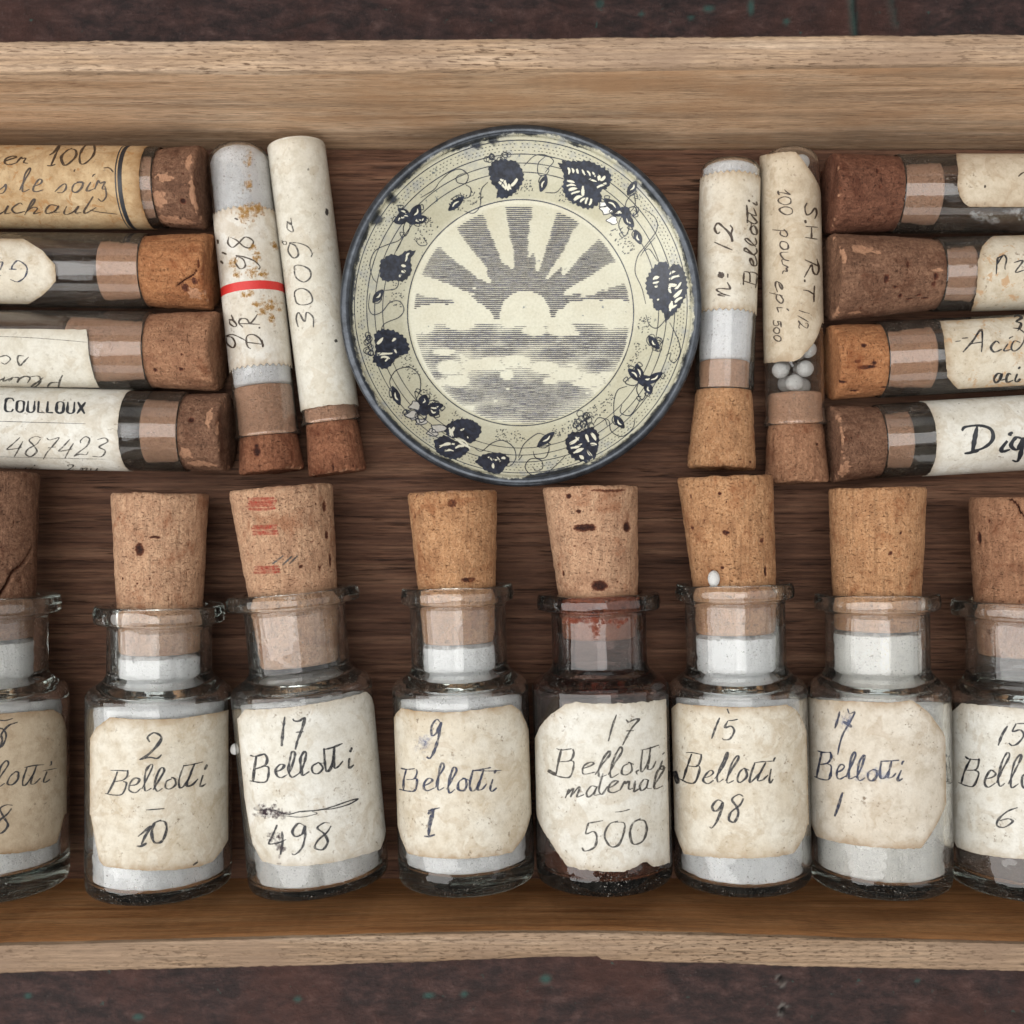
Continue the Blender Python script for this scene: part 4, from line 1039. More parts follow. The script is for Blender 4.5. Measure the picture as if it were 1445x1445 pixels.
rb = Ribbons(T6, T6.R + .16)
rb.text('3009', (444, 462), (433, 334), 25, 2.2, .0, 5); rb.text('a', (414, 330), (411, 308), 18, 1.6, 0, 3); rb.text('o', (405, 346), (403, 338), 12, 1.4)
for (x, y) in ((461, 299),): rb.blob(x, y, 2.5, 4.5, 3)
rb.blob(474, 481, 2, 2.5, 7); rb.blob(435, 239, 1.5, 2, 5)
rb.build('handwriting', 'ink_grey', l)

# --- two on end at the right of the dish
T7 = tube('white powder tube with zigzag-edged label numbered 12 and long smooth tan cork', (1031, 231), (1018, 661), 5.4, (1025, 547), (1018, 661), (1026, 505), 6.15, 'cork_tan', 27, flat=True, fill=('powder', (1026, 504)), npit=5, wall=.35,
          pits=[(1056, 652, 5, 5, .3), (1042, 648, 8, 5, .2)])
l = label(T7, 'paper_label', [(1028, 438)], [(1030, 239)], 'paper', (-1.35, 2.2), 27, zig=(1.1, .5), ncol=240)
write(T7, l, [('n', (1033, 418), (1032, 396), 42, 2.6, .0), ('B', 1017, 388, 5, 4, 3), ('S', [(1027, 392), (1027, 386)], 1.6), ('|2', (1034, 356), (1037, 316), 28, 2.7, .1), (BEL, (1068, 408), (1068, 283), 18, 2.3, .05)], 'ink_brown')
T8 = tube('tube of white pellets with cut-corner label in faded brown script', (1114, 212), (1124, 681), 5.3, (1120, 598), (1124, 681), (1119, 552), 5.75, 'cork_mid', 28, flare=.4,
          pits=[(1128, 636, 8, 4, .15)])
l = label(T8, 'paper_label', [(1070, 513), (1085, 512), (1120, 510), (1130, 505), (1140, 495), (1152, 478), (1160, 455)], [(1070, 222), (1090, 217), (1122, 214), (1128, 220), (1140, 236), (1152, 255), (1160, 275)], 'paper_tan', None, 28)
write(T8, l, [('100', (1098, 268), (1100, 306), 17, 2.0, 0), ('pour', (1100, 322), (1103, 386), 24, 1.9, 0), ('epi', (1094, 396), (1096, 440), 20, 1.8, 0), ('500', (1091, 452), (1093, 484), 10, 1.8, 0), (list('S.H R.T'), (1137, 286), (1134, 424), 19, 2.1, 0), ('|/2', (1127, 436), (1126, 466), 16, 1.6, 0)], 'ink_brown')

# --- four lying on the right, corks to the left
T9 = tube('tube with streaky white residue, cream label and rough dark red cork', (1640, 275), (1169, 274), 7.0, (1278, 274), (1169, 274), (1334, 274), 7.1, 'cork_dark_red', 29,
          pits=[(1239, 240, 5, 10, .4), (1243, 263, 5, 6, .4), (1262, 289, 5, 4, .5), (1186, 265, 6, 6, .2), (1228, 311, 5, 5, .25), (1182, 280, 8, 6, .2)], npit=24)
l = label(T9, 'paper_label', [(1349, 215), (1350, 225), (1351, 262), (1354, 276), (1360, 286), (1368, 292)], [(1600, 275)], 'paper_tan', None, 29)
write(T9, l, [('S', [(1437, 249), (1443, 244), (1452, 242)], 2.6), ('B', 1390, 263, 1.8, 2, 2)], 'ink_brown')
rb = Ribbons(T9, T9.R - .45)
for k, (x, y, rx, ry) in enumerate(((1385, 306, 12, 5), (1400, 310, 10, 4), (1432, 298, 9, 5), (1375, 303, 6, 4), (1450, 305, 12, 5))): rb.cloud(x, y, rx, ry, 40, k, .8, 2.4)
rb.build('powder_residue', 'residue', T9.e)
T10 = tube('tube with short cream label and long pitted dark brown cork', (1640, 379), (1171, 392), 6.65, (1337, 387), (1171, 392), (1384, 386), 7.75, 'cork_brown', 30,
          pits=[(1282, 372, 6, 11, .6), (1251, 393, 8, 13, .65), (1263, 405, 7, 5, .5), (1271, 418, 7, 7, .6), (1298, 418, 6, 5, .5), (1284, 423, 12, 3, .4), (1306, 423, 12, 3, .35), (1323, 390, 6, 12, .5), (1319, 402, 5, 10, .5), (1218, 390, 15, 12, .12), (1274, 335, 10, 4, .4)],
          chips=[(1215, 354, 30, 16), (1187, 362, 10, 24), (1180, 385, 6, 40), (1237, 357, 10, 8), (1325, 380, 16, 6), (1205, 438, 16, 8), (1178, 440, 8, 30)])
l = label(T10, 'paper_label', [(1402, 333), (1395, 338), (1385, 349), (1380, 370), (1379, 395), (1376, 420), (1372, 434), (1370, 440)], [(1600, 381)], 'paper_spot', None, 30)
write(T10, l, [('N', (1405, 386), (1427, 384), 24, 2.2, 0), ('z', (1432, 384), (1452, 382), 32, 2.2, 0)], 'ink_black')
T11 = tube('tube with stained label in heavy black script and grooved orange cork', (1640, 486), (1171, 512), 6.9, (1256, 507), (1171, 512), (1326, 503), 6.8, 'cork_orange', 31,
          pits=[(1219, 487, 8, 8, .3), (1222, 518, 28, 6, .35), (1210, 510, 10, 5, .3), (1234, 512, 8, 6, .3), (1186, 539, 18, 5, .4), (1205, 552, 14, 5, .45), (1248, 548, 10, 4, .5)], npit=16)
l = label(T11, 'paper_label', [(1326, 453), (1329, 462), (1333, 490), (1335, 515), (1337, 532), (1346, 543), (1352, 549)], [(1600, 489)], 'paper_spot', None, 31)
write(T11, l, [('3', (1428, 463), (1448, 462), 20, 3.4, 0), (list('Acidu'), (1358, 498), (1470, 496), 29, 2.6, .1), ('S', [(1348, 482), (1356, 481)], 1.8), ('aci', (1401, 541), (1440, 537), 24, 3.2, .1)], 'ink_black')
T12 = tube('tube with pale label in thick black lettering and cork chipped at its rim', (1640, 599), (1172, 627), 6.75, (1253, 622), (1172, 627), (1293, 620), 7.0, 'cork_brown', 32,
          chips=[(1190, 662, 18, 30), (1182, 590, 8, 20), (1186, 615, 8, 26)], pits=[(1240, 580, 4, 4, .3)])
l = label(T12, 'paper_label', [(1322, 618)], [(1600, 602)], 'paper_white', FULL, 32, ncol=120)
rb = Ribbons(T12, T12.R + WR)
rb.text('Dig', (1357, 640), (1452, 636), 36, 5.2, .08, 3, taper=.5, var=.5)
rb.build('handwriting', 'ink_print', l)

# ---- pellets in the pellet tube, and a stray one on a bottle lip
v, f = lathe([(1.5 * math.sin(a), -1.5 * math.cos(a)) for a in np.linspace(0.001, math.pi - .001, 15)], 24)
pm = None
inner = T8.R - .38
spots = []
for (px, py) in ((1093, 522), (1119, 515), (1143, 519), (1121, 539), (1097, 543), (1141, 545), (1137, 226), (1149, 492), (1151, 470)):
    th, h = T8.pix(px, py, inner)
    rr = inner - 1.58
    th = max(-1.1, min(1.1, th))
    spots.append((rr * math.sin(th), -rr * math.cos(th), h))
hcork = T8.pix(1119, 552, T8.R - .38)[1]
for k in range(14):                                            # the ones behind, lying on the tube's lower side
    a = math.pi + (-1) ** k * rng.uniform(.2, .75); rr = inner - 1.6
    spots.append((rr * math.sin(a), -rr * math.cos(a), hcork - 1.7 - (k // 2) * 3.15 - (k % 2) * .6))
used = []
for p in spots:
    p = np.array(p)
    if p[2] > hcork - 1.65: p[2] = hcork - 1.65
    if any(np.linalg.norm(p - q) < 2.7 for q in used): continue
    used.append(p)
    w = T8.A + T8.X * p[0] + T8.Y * p[1] + T8.D * p[2]
    if pm is None:
        o = obj('sugar_pellet', v, f, 'pellet'); pm = o
    else:
        o = pm.copy(); COL.objects.link(o)
    o.location = [q * MM for q in w]
    tag(o, 'round white pellet inside the tube with faded brown script', 'pellet', 'white pellets inside the tube')
c = B[5]; th, h = c.pix(1008, 811, c.cork_r)
vv = [(x * .68, y * .95, z * .68) for x, y, z in v]
o = obj('white_granule', vv, f, 'pellet')
rr = 58 * PXM + .75
w = c.A + c.X * (rr * math.sin(th)) - c.Y * (rr * math.cos(th)) + c.D * (c.h(1034, 822) + 1.2)
o.location = [q * MM for q in w]
tag(o, 'tiny white granule stuck between a pale cork and its bottle lip', 'granule')

# ================================================================== printed tin dish
DC = px_plane(735, 431, 11.5)[:2]; DR = 32.0
PROF = np.array([(0, 4.0), (20.6, 4.15), (21.6, 4.5), (24, 6.0), (27, 8.2), (29.4, 10.0), (30.2, 10.5), (30.5, 10.6)])
def dz(r): return np.interp(r, PROF[:, 0], PROF[:, 1])
def dish_pt(px, py):
    d = px_ray(px, py); z = 7.0
    for _ in range(12):
        p = np.array([0, 0, CAMZ]) + d * (CAMZ - z)
        z = float(dz(min(30.5, math.hypot(p[0] - DC[0], p[1] - DC[1]))))
    return p[0] - DC[0], p[1] - DC[1]
def on_dish(x, y, lift): return (x, y, float(dz(min(30.5, math.hypot(x, y)))) + lift)

def dish_mats():
    m, nt, b = mat('printed_tin_enamel')
    v = coords(nt, rand=False)
    sep = nd(nt, 'ShaderNodeSeparateXYZ', {0: v})
    r = mathn(nt, 'SQRT', mathn(nt, 'ADD', mathn(nt, 'MULTIPLY', sep.outputs[0], sep.outputs[0]), mathn(nt, 'MULTIPLY', sep.outputs[1], sep.outputs[1])))
    jag = noi(nt, v, 0.9, 5, 0.7)
    big = noi(nt, v, 0.09, 3, 0.5)
    rr = mathn(nt, 'ADD', r, mathn(nt, 'ADD', mathn(nt, 'MULTIPLY', mathn(nt, 'SUBTRACT', jag, 0.5), 1.3), mathn(nt, 'MULTIPLY', mathn(nt, 'SUBTRACT', big, 0.5), 3.2)))
    bare = ramp(nt, mathn(nt, 'DIVIDE', rr, 40.0), [(30.35 / 40, 0.0), (30.55 / 40, 1.0)])
    bare = mathn(nt, 'MAXIMUM', bare, attr(nt, 'chip'))
    n1 = noi(nt, v, 0.16, 5, 0.6)
    cream = mix(nt, ramp(nt, n1, [(0.35, 0.0), (0.7, 0.7)]), (0.545, 0.53, 0.405), (0.465, 0.43, 0.305))
    fine = noi(nt, v, 2.4, 4, 0.7)
    cream = mix(nt, 0.5, cream, ramp(nt, fine, [(0.3, 0.7), (0.6, 1.0)]), 'MULTIPLY')
    s1 = noi(nt, nd(nt, 'ShaderNodeVectorMath', {0: v, 1: (40, 10, 0)}, operation='ADD').outputs[0], 0.75, 3, 0.6)
    cream = mix(nt, ramp(nt, s1, [(0.68, 0.0), (0.73, 0.8)]), cream, (0.08, 0.11, 0.13))
    haze = noi(nt, nd(nt, 'ShaderNodeVectorMath', {0: v, 1: (4, 70, 0)}, operation='ADD').outputs[0], 0.3, 5, 0.7)
    worn = mathn(nt, 'MULTIPLY', ramp(nt, mathn(nt, 'DIVIDE', r, 40.0), [(24 / 40, 0.05), (30 / 40, 1.0)]), ramp(nt, haze, [(0.52, 0.0), (0.64, 0.5)]))
    cream = mix(nt, worn, cream, (0.20, 0.23, 0.30))
    metal = mix(nt, ramp(nt, noi(nt, v, 0.5, 5, 0.65), [(0.35, 0.0), (0.7, 1.0)]), (0.028, 0.032, 0.038), (0.075, 0.085, 0.10))
    c = mix(nt, bare, cream, metal)
    nt.links.new(c, b.inputs['Base Color'])
    nt.links.new(ramp(nt, bare, [(0, 0.17), (1, 0.28)]), b.inputs['Roughness'])
    nt.links.new(mathn(nt, 'MULTIPLY', bare, 0.55), b.inputs['Metallic'])
    hgt = mathn(nt, 'ADD', mathn(nt, 'MULTIPLY', bare, -1.0), mathn(nt, 'MULTIPLY', fine, 0.12))
    nt.links.new(bump(nt, hgt, 0.5, 0.15), b.inputs['Normal'])
    return m
M['dish'] = dish_mats()
dish = bpy.data.objects.new('round_dish', None); COL.objects.link(dish); dish.location = (DC[0] * MM, DC[1] * MM, 0.15 * MM)
tag(dish, 'round printed tin dish with sunrise picture and vine leaf border', 'dish')
pp = []
for r in np.arange(0, 31.01, 0.5): pp.append((r, float(dz(r))))
pp = [q for q in pp if q[0] <= 30.5]
pp += [(31.35 - .95 * math.cos(a), 11.0 + .85 * math.sin(a)) for a in np.linspace(-.35, 3.6, 16)] + [(30.9, 9.6), (29.2, 8.9), (26.5, 6.6), (23.8, 4.3), (22.6, 2.0), (22.2, .1), (21.6, 0), (21.3, .4), (21.0, 2.2), (0, 2.6)]
v, f = lathe(pp, 300)
chip = np.zeros(len(v))
for (px, py, w) in ((672, 203, 9), (694, 196, 9), (553, 281, 9), (531, 307, 10), (526, 312, 8), (497, 408, 6), (575, 262, 0)):
    if not w: continue
    x, y = dish_pt(px, py); d = np.hypot(v[:, 0] - x, v[:, 1] - y)
    for i in np.where(d < 3)[0]: d[i] += .5 * noise.noise((v[i, 0], v[i, 1], px))
    chip = np.maximum(chip, np.clip((w * .125 - d) * 3, 0, 1) * (v[:, 2] > 5))
obj('dish_body', v, f, 'dish', dish, True, {'chip': chip})

class Print:
    def __init__(s): s.v = []; s.f = []; s.k = 0
    def stroke(s, pts, w, px=True, taper=.6, var=.2, lift=.03, step=.9):
        P = catmull(pts, step) if px else np.array(pts)
        d = np.gradient(P, axis=0); L = np.linalg.norm(d, axis=1); L[L == 0] = 1
        nn = np.stack([-d[:, 1], d[:, 0]], 1) / L[:, None]; n = len(P)
        t = np.linspace(0, 1, n); wd = w * .5 * (1 - (1 - taper) * np.abs(t * 2 - 1) ** 3)
        sd = rng.random() * 50; lf = lift + .0012 * (s.k % 20); s.k += 1
        b0 = len(s.v)
        for i in range(n):
            ww = wd[i] * (1 + var * sn(i * .2 + sd, 1))
            for sg in (-1, 1):
                q = P[i] + nn[i] * sg * ww
                x, y = dish_pt(*q) if px else q
                s.v.append(on_dish(x, y, lf))
        for i in range(n - 1):
            a = b0 + 2 * i; s.f.append([a, a + 2, a + 3, a + 1])
    def fill(s, ctr, ring, lift=.035):
        lf = lift + .0012 * (s.k % 20); s.k += 1; n = len(ring); b0 = len(s.v)
        c0 = np.array(ctr)
        K_ = 4
        s.v.append(on_dish(*dish_pt(*c0), lf))
        for q in range(1, K_ + 1):
            for p in ring:
                s.v.append(on_dish(*dish_pt(*(c0 + (np.array(p) - c0) * q / K_)), lf))
        for i in range(n):
            j = (i + 1) % n
            s.f.append([b0, b0 + 1 + j, b0 + 1 + i])
            for q in range(K_ - 1):
                a = b0 + 1 + q * n
                s.f.append([a + i, a + j, a + n + j, a + n + i])
    def circle(s, r, w):
        T = np.linspace(0, 2 * np.pi, 361); s.stroke(np.stack([r * np.cos(T), r * np.sin(T)], 1), w, px=False, taper=1, var=.35)
    def dot(s, x, y, a, l, w, lift=.03):
        b0 = len(s.v); ca, sa = math.cos(a), math.sin(a)
        for (p, q) in ((-l, -w * .6), (l * .4, -w), (l, w * .3), (-l * .5, w)):
            s.v.append(on_dish(x + p * ca - q * sa, y + p * sa + q * ca, lift))
        s.f.append([b0, b0 + 1, b0 + 2, b0 + 3])
    def build(s, name, m): return obj(name, s.v, s.f, m, dish, False)

def inkm(name, col, rough): 
    m, nt, b = mat(name)
    n = noi(nt, coords(nt, rand=False), 1.1, 4, 0.6)
    nt.links.new(mix(nt, ramp(nt, n, [(0.4, 0.0), (0.75, 0.7)]), col, (col[0] * 2.2 + .02, col[1] * 2.4 + .025, col[2] * 2.6 + .04)), b.inputs['Base Color'])
    b.inputs['Roughness'].default_value = rough
    return m
M['print_navy'] = inkm('navy_black_print', (0.014, 0.016, 0.024), .35)
M['print_hatch'] = inkm('engraved_grey_print', (0.04, 0.036, 0.042), .45)
M['print_cream'] = inkm('cream_print_highlight', (0.30, 0.28, 0.20), .3)
bpy.data.materials['cream_print_highlight'].node_tree.nodes['Principled BSDF'].inputs['Base Color'].default_value = (.7, .68, .55, 1)
for lk in list(M['print_cream'].node_tree.links):
    if lk.to_socket.name == 'Base Color': M['print_cream'].node_tree.links.remove(lk)

Zs, Zx, Zy = 530 / 1418, 470, 160                              # reading frame used while measuring the dish
def Zp(x, y): return (Zx + x * Zs, Zy + y * Zs)

# sunrise engraved in horizontal lines
RAYS = [(170, 177.5), (143, 157), (114, 128), (88, 99.7), (61, 72), (32.5, 45), (5.5, 16)]
DARK = [(450, 855, 140, 52), (560, 850, 120, 60), (700, 852, 130, 50), (790, 850, 90, 45), (950, 855, 130, 70), (1060, 880, 85, 75), (850, 905, 130, 45), (400, 925, 75, 60), (620, 895, 120, 36), (1010, 945, 80, 40), (395, 985, 50, 22),
        (600, 1012, 88, 48), (700, 1050, 180, 75), (770, 1085, 180, 62), (870, 1050, 110, 58), (520, 1070, 80, 36), (640, 1120, 130, 40), (470, 1045, 60, 25), (760, 1140, 120, 30)]
LIGHTC = [(400, 765, 110, 42), (500, 752, 80, 40), (330, 775, 60, 30), (560, 775, 45, 40), (960, 745, 85, 40), (1060, 745, 80, 42), (900, 770, 60, 36), (1110, 770, 60, 40), (640, 800, 80, 22), (720, 805, 100, 20), (820, 795, 70, 25)]
BILLOW = [(330, 800, 60, 40), (480, 800, 60, 22), (690, 935, 60, 26), (610, 945, 70, 30), (540, 950, 60, 26), (440, 960, 50, 30), (800, 960, 60, 26), (880, 985, 70, 30), (960, 1010, 70, 28), (760, 820, 50, 22), (860, 815, 60, 30), (420, 900, 45, 14), (900, 830, 30, 12), (1040, 1000, 60, 26), (655, 985, 26, 22), (820, 1010, 30, 14), (470, 1010, 50, 26)]
def tone(x, y):
    """0..1 darkness of the engraving at a reading-frame point"""
    n = sn(x * .012, y * .012, 4) * .5 + sn(x * .035, y * .035, 8) * .35
    dx, dy = x - 725, 762 - y; d = math.hypot(dx, dy)
    if d < 91 and y < 800: return 0
    best = 9
    for (cx, cy, rx, ry) in DARK: best = min(best, math.hypot((x - cx) / rx, (y - cy) / ry))
    if y > 792:
        for (cx, cy, rx, ry) in BILLOW:
            q = math.hypot((x - cx) / rx, (y - cy) / ry)
            if q + .3 * n < 1: return max(0, (q - .75) * 1.2)
        return max(0.0, min(1.0, (1.2 - best + .6 * n) * 1.25))
    for (cx, cy, rx, ry) in LIGHTC:
        if math.hypot((x - cx) / rx, (y - cy) / ry) + .25 * n < 1: return 0
    if y > 778: return 0
    a = math.degrees(math.atan2(dy, dx))
    if d < 205 + 60 * n + 25 * math.sin(a * .4): return .95
    for (a0, a1) in RAYS:
        m = min(a - a0, a1 - a) + 2.2 * n + 1.6
        if m > 0: return min(1, .55 + m * .25) * (1 - .3 * max(0, (d - 330) / 120))
    return 0.0
hp = Print()
cxz, cyz = (737 - Zx) / Zs, (444.5 - Zy) / Zs; RZ = 154 / Zs
yy = cyz - RZ
while yy < cyz + RZ:
    half = math.sqrt(max(0, RZ * RZ - (yy - cyz) ** 2)) - 3
    xs_ = np.arange(cxz - half, cxz + half, 5.0); run = []
    for x in list(xs_) + [None]:
        t = tone(x, yy + 3 * sn(x * .02, yy * .3)) if x is not None else 0
        if t > .1 and sn(x * .11, yy * .9, 2) < .8: run.append((x, t))
        else:
            if len(run) > 1:
                b0 = len(hp.v)
                for (q, tt) in run:
                    w = (.55 + 2.25 * tt) * (1 + .25 * sn(q * .2, yy))
                    ends = .4 if q in (run[0][0], run[-1][0]) else 1
                    y0 = yy + 1.2 * sn(q * .03, yy * .5)
                    for sg in (-1, 1):
                        hp.v.append(on_dish(*dish_pt(*Zp(q, y0 + sg * w * ends)), .03))
                for i in range(len(run) - 1):
                    a = b0 + 2 * i; hp.f.append([a, a + 1, a + 3, a + 2])
            run = []
    yy += 7.6
hp.build('sunrise_engraving', 'print_hatch')

# rings, dots
pr = Print()
def rad_of(x, y): return math.hypot(*dish_pt(*Zp(x, y)))
r_in = (rad_of(290, 760) + rad_of(1140, 760) + rad_of(720, 1182)) / 3
r1 = rad_of(82, 760); r2 = rad_of(128, 760); r3 = rad_of(158, 760); r4 = rad_of(188, 760)
pr.circle(r_in, .2); pr.circle(r1, .14); pr.circle(r2, .14); pr.circle(r3, .13); pr.circle(r4, .13)
for k in range(3):
    rr = r1 + (r2 - r1) * (.26 + .24 * k); n = 250
    for i in range(n):
        if rng.random() < .12: continue
        a = 2 * math.pi * (i + .5 * (k % 2)) / n + rng.uniform(-.003, .003)
        pr.dot(rr * math.cos(a), rr * math.sin(a), a + math.pi / 2, .17, .075)
for (a0, a1) in ((200, 212), (218, 232), (236, 250), (258, 272), (285, 300), (302, 318), (330, 345), (350, 358), (28, 42), (60, 72), (84, 95), (108, 124), (134, 146), (160, 178)):
    for k in range(int((a1 - a0) * 4.2)):
        a = math.radians(rng.uniform(a0, a1)); rr = rng.uniform(r_in + .9, r_in + 3.2)
        pr.dot(rr * math.cos(a), rr * math.sin(a), rng.uniform(0, 1.2), .16, .09)
# leaves: dark lobed bodies with pale veins
hl = Print()
def traced_leaf(ox, oy, k, outline, feathers, seed):
    """a leaf printed from its own outline, with pale feathered veins"""
    r_ = random.Random(seed)
    O = [(ox + x * k, oy + y * k) for x, y in outline]
    ring = catmull(O + [O[0]], 1.6)[:-1]; c0 = ring.mean(0)
    ring = [c0 + (p - c0) * (1 + .035 * math.sin(i * 1.3) + .05 * sn(i * .45, seed)) for i, p in enumerate(ring)]
    pr.fill(c0, ring)
    for a, b in feathers:
        a = np.array((ox + a[0] * k, oy + a[1] * k)); b = np.array((ox + b[0] * k, oy + b[1] * k)); nn = np.array((-(b - a)[1], (b - a)[0]))
        for q in range(2):
            m_ = (a + b) / 2 + nn * r_.uniform(-.15, .15)
            hl.stroke([a + nn * .12 * q, m_, b + nn * r_.uniform(-.1, .1)], r_.uniform(1.6, 3.4), taper=.15, lift=.065)
    for q in range(4):
        p = ring[r_.randrange(len(ring))]; pr.stroke([c0, (c0 + p) / 2 + r_.uniform(-3, 3), p], 1.1, taper=.3, lift=.095)
traced_leaf(730, 180, .18, [(320, 290), (370, 265), (470, 265), (560, 265), (640, 300), (720, 350), (735, 420), (700, 480), (655, 500), (660, 570), (610, 620), (540, 640), (450, 600), (390, 560), (355, 480), (365, 400), (350, 340)],
    [((400, 315), (405, 370)), ((430, 320), (440, 360)), ((470, 325), (475, 365)), ((510, 330), (530, 375)), ((550, 340), (570, 385)), ((590, 350), (610, 395)), ((640, 370), (640, 420)), ((690, 385), (650, 420)), ((390, 415), (450, 430)), ((385, 455), (460, 455)), ((400, 490), (470, 480)), ((420, 520), (490, 500)), ((440, 570), (510, 540)), ((490, 585), (530, 550)), ((530, 600), (550, 550)), ((560, 610), (580, 560)), ((520, 460), (510, 540)), ((560, 400), (620, 430)), ((620, 470), (700, 440))], 1)
traced_leaf(730, 180, .18, [(1110, 1060), (1170, 1055), (1190, 1110), (1215, 1075), (1270, 1080), (1310, 1140), (1330, 1220), (1325, 1300), (1290, 1380), (1240, 1450), (1190, 1495), (1160, 1525), (1140, 1450), (1070, 1420), (1060, 1360), (1020, 1310), (1005, 1220), (1030, 1150), (1070, 1090)],
    [((1060, 1190), (1110, 1170)), ((1060, 1220), (1110, 1210)), ((1075, 1250), (1100, 1240)), ((1190, 1150), (1240, 1130)), ((1185, 1190), (1270, 1160)), ((1180, 1230), (1250, 1240)), ((1230, 1270), (1280, 1210)), ((1200, 1300), (1190, 1240)), ((1220, 1330), (1290, 1270)), ((1230, 1370), (1290, 1330)), ((1200, 1420), (1250, 1390)), ((1190, 1440), (1210, 1360)), ((1095, 1355), (1110, 1345))], 2)
traced_leaf(500, 190, .166, [(1140, 290), (1180, 230), (1240, 215), (1310, 220), (1370, 230), (1420, 290), (1440, 360), (1420, 430), (1370, 490), (1320, 530), (1260, 545), (1210, 530), (1215, 470), (1170, 420), (1150, 360)],
    [((1230, 400), (1280, 460)), ((1270, 390), (1290, 470)), ((1300, 440), (1310, 480)), ((1330, 470), (1310, 420)), ((1390, 380), (1330, 440)), ((1240, 380), (1290, 400))], 3)
traced_leaf(500, 190, .166, [(225, 1070), (310, 1020), (380, 1030), (440, 990), (520, 995), (480, 1060), (490, 1140), (470, 1200), (410, 1250), (350, 1240), (300, 1250), (230, 1230), (215, 1150)],
    [((450, 1030), (430, 1080)), ((400, 1110), (440, 1120)), ((400, 1160), (440, 1165)), ((380, 1210), (400, 1190)), ((470, 1010), (440, 1040))], 4)
traced_leaf(500, 420, .187, [(150, 290), (180, 250), (250, 240), (320, 260), (380, 300), (415, 370), (405, 420), (350, 440), (310, 470), (270, 520), (220, 540), (170, 510), (140, 470), (160, 400)],
    [((170, 350), (215, 300)), ((285, 330), (315, 310)), ((170, 420), (290, 430)), ((200, 450), (270, 455)), ((230, 480), (260, 450)), ((310, 380), (320, 420))], 5)
traced_leaf(500, 420, .187, [(700, 960), (760, 925), (850, 915), (930, 950), (960, 1000), (930, 1060), (870, 1100), (800, 1060), (740, 1060), (680, 1010)], [((720, 980), (740, 1050)), ((760, 980), (720, 1040)), ((800, 1000), (830, 990)), ((850, 1050), (865, 1055))], 6)
traced_leaf(500, 420, .187, [(600, 1080), (680, 1040), (760, 1080), (840, 1100), (865, 1140), (840, 1180), (760, 1220), (680, 1200), (620, 1160)], [((640, 1120), (760, 1110)), ((680, 1150), (750, 1160)), ((760, 1130), (830, 1120)), ((760, 1060), (880, 1140))], 7)
traced_leaf(500, 420, .187, [(910, 1240), (960, 1190), (1050, 1170), (1130, 1180), (1175, 1230), (1140, 1280), (1090, 1330), (1000, 1310), (950, 1270)], [((1010, 1200), (1040, 1230)), ((1050, 1250), (1050, 1290)), ((1080, 1200), (1100, 1240)), ((1110, 1210), (1140, 1215))], 8)
traced_leaf(730, 420, .187, [(360, 1080), (400, 1020), (470, 1010), (520, 990), (570, 980), (615, 1040), (610, 1120), (590, 1200), (560, 1260), (500, 1240), (430, 1220), (380, 1160)],
    [((390, 1100), (470, 1060)), ((400, 1130), (490, 1110)), ((420, 1170), (500, 1140)), ((520, 1030), (540, 1090)), ((560, 1020), (590, 1080)), ((550, 1100), (600, 1110)), ((530, 1150), (560, 1200)), ((470, 1190), (500, 1220)), ((440, 1050), (460, 1080))], 9)
# grapes and flowers in outline
def grapes(cx, cy, n, sx, sy, seed):
    r_ = random.Random(seed)
    for k in range(n):
        x = cx + r_.uniform(-sx, sx); y = cy + r_.uniform(-sy, sy); q = r_.uniform(8, 13)
        pr.stroke([Zp(x + q * math.cos(a), y + q * math.sin(a)) for a in np.linspace(0, 6.4, 9)], 1.0, lift=.07)
grapes(625, 168, 11, 48, 10, 1); grapes(135, 868, 12, 9, 42, 2); grapes(945, 1160, 22, 32, 28, 3); grapes(1215, 872, 8, 26, 26, 6)
def petal(cx, cy, ang, l, w, solid, seed):
    ca, sa = math.cos(ang), math.sin(ang)
    ring = [Zp(cx + (l * (t + .5 * 0)) * ca - s_ * sa, cy + l * t * sa + s_ * ca) for t, s_ in
            [(0, 0), (.25, w * .7), (.55, w), (.85, w * .6), (1.05, w * .05), (.85, -w * .55), (.55, -w * .85), (.25, -w * .6)]]
    rs = catmull(ring + [ring[0]], 2.0)
    if solid: pr.fill(np.mean(rs, 0), rs[:-1])
    pr.stroke([tuple(q) for q in rs], 1.3, lift=.07)
    if solid: hl.stroke([Zp(cx + l * .35 * ca, cy + l * .35 * sa), Zp(cx + l * .6 * ca - w * .3 * sa, cy + l * .6 * sa + w * .3 * ca), Zp(cx + l * .8 * ca, cy + l * .8 * sa)], 2.2, taper=.1, lift=.07)
for (cx, cy, R_, n, sd) in ((300, 400, 78, 8, 1), (1100, 375, 80, 8, 2), (345, 1120, 88, 8, 3), (1175, 1010, 80, 7, 4)):
    r_ = random.Random(sd)
    for k in range(n):
        aa = 2 * math.pi * k / n + r_.uniform(-.4, .4); ox, oy = cx + r_.uniform(-14, 14), cy + r_.uniform(-14, 14); L_ = R_ * r_.uniform(.4, 1.0)
        petal(ox, oy, aa, L_, r_.uniform(10, 22), r_.random() < .5, k)
        ex, ey = ox + L_ * math.cos(aa), oy + L_ * math.sin(aa)
        pr.stroke([Zp(ex, ey), Zp(ex + 14 * math.cos(aa + .9), ey + 14 * math.sin(aa + .9)), Zp(ex + 22 * math.cos(aa + 1.9), ey + 22 * math.sin(aa + 1.9)), Zp(ex + 10 * math.cos(aa + 2.8), ey + 10 * math.sin(aa + 2.8))], 1.2, lift=.07)
    ring = [Zp(cx + 24 * math.cos(a) * (1 + .15 * math.sin(5 * a)), cy + 22 * math.sin(a)) for a in np.linspace(0, 2 * math.pi, 28, endpoint=False)]
    pr.fill(Zp(cx, cy), ring, .06)
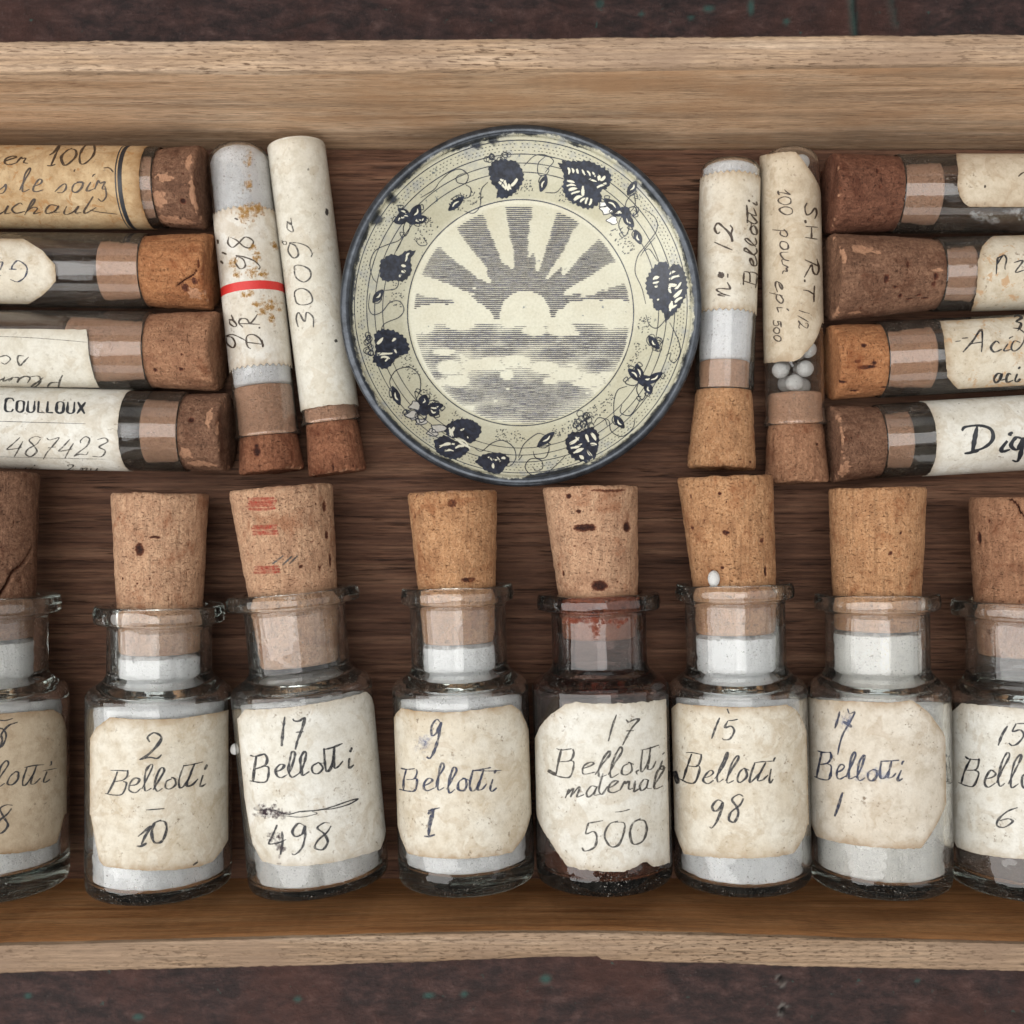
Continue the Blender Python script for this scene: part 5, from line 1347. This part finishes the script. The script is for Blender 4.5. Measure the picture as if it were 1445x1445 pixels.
for (cx, cy, a, l) in ((495, 315, 2.4, 75), (805, 235, 1.9, 62), (150, 715, -.9, 58), (225, 1030, 1.2, 72), (770, 1258, -.7, 80), (1060, 1140, .9, 58), (1110, 310, -1.0, 60), (1140, 440, 1.2, 55), (1190, 840, .9, 60), (590, 1300, .2, 40)):
    petal(cx, cy, a, l, 15, True, 1); petal(cx, cy, a + .5, l * .6, 10, False, 2)
# tendrils
for pts in ([(585, 260), (560, 290), (555, 350), (530, 378), (495, 370)], [(400, 262), (440, 225), (480, 212), (510, 235), (500, 265), (470, 262), (468, 240), (500, 225)], [(500, 270), (520, 285), (515, 315), (490, 320), (480, 300)],
            [(720, 200), (760, 162), (800, 158), (832, 180), (815, 205), (800, 225)], [(800, 165), (775, 190), (775, 230), (800, 235), (815, 215), (800, 205)], [(800, 300), (840, 300), (862, 280)],
            [(1170, 360), (1215, 395), (1222, 440), (1180, 500), (1150, 540), (1140, 600), (1165, 660), (1180, 720)], [(1215, 470), (1180, 510), (1160, 540)], [(1175, 520), (1195, 515), (1225, 560)],
            [(1180, 760), (1195, 800), (1225, 810), (1262, 770)], [(1270, 790), (1300, 850), (1310, 900), (1290, 940), (1270, 930), (1275, 905), (1255, 915)],
            [(1060, 1150), (1060, 1090), (1075, 1045), (1110, 1030)], [(1090, 1100), (1085, 1130), (1120, 1140), (1150, 1100), (1160, 1070)], [(1010, 1150), (1040, 1160), (1050, 1200), (1090, 1220), (1130, 1190), (1140, 1150)], [(985, 1170), (1000, 1150), (1025, 1155), (1035, 1180)],
            [(755, 1275), (765, 1300), (800, 1300), (815, 1270), (812, 1240)], [(700, 1300), (720, 1250), (770, 1210), (800, 1215)], [(880, 1290), (840, 1330), (800, 1360), (750, 1365), (725, 1335), (745, 1305), (785, 1310), (790, 1340), (765, 1350), (755, 1335)],
            [(530, 1260), (560, 1275), (600, 1245), (640, 1235), (680, 1260), (690, 1300), (670, 1330), (640, 1330)], [(700, 1310), (715, 1290)],
            [(310, 1090), (330, 1040), (325, 990), (290, 960), (240, 970), (215, 1010), (225, 1050)],
            [(180, 860), (190, 800), (250, 770), (268, 740), (250, 710), (215, 715), (185, 750), (150, 760), (135, 730), (140, 680)], [(165, 640), (150, 620), (140, 570), (160, 520), (210, 495), (250, 480), (270, 450)], [(195, 670), (240, 660), (250, 620)], [(240, 520), (255, 490), (262, 470)],
            [(330, 320), (380, 290), (400, 262)], [(340, 470), (355, 495), (330, 500), (310, 480)]):
    pr.stroke([Zp(*p) for p in pts], 1.25, var=.3, lift=.05)
tin = []  # gloss glints on the ring, painted as pale patches of bare tin
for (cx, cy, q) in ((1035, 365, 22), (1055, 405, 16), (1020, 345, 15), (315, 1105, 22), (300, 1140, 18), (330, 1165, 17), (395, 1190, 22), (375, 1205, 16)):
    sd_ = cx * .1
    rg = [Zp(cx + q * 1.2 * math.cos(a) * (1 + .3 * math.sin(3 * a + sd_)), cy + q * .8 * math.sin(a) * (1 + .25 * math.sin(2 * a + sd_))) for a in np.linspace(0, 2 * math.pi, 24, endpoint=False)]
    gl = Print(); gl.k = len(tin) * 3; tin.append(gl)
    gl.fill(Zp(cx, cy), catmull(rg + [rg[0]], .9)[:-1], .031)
    pr.stroke([tuple(p) for p in rg] + [rg[0]], 1.2, lift=.075)
pr.build('vine_border', 'print_navy')
hl.build('leaf_veins', 'print_cream')
m_, nt_, b_ = mat('pale_tin_glint'); b_.inputs['Base Color'].default_value = (.72, .71, .66, 1); b_.inputs['Metallic'].default_value = .5; b_.inputs['Roughness'].default_value = .4
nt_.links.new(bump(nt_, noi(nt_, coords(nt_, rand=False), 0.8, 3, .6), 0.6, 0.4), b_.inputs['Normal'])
M['tin_glint'] = m_  # pale half-metal colour carries the painted glint
for gl in tin: gl.build('bare_tin_glint', 'tin_glint')
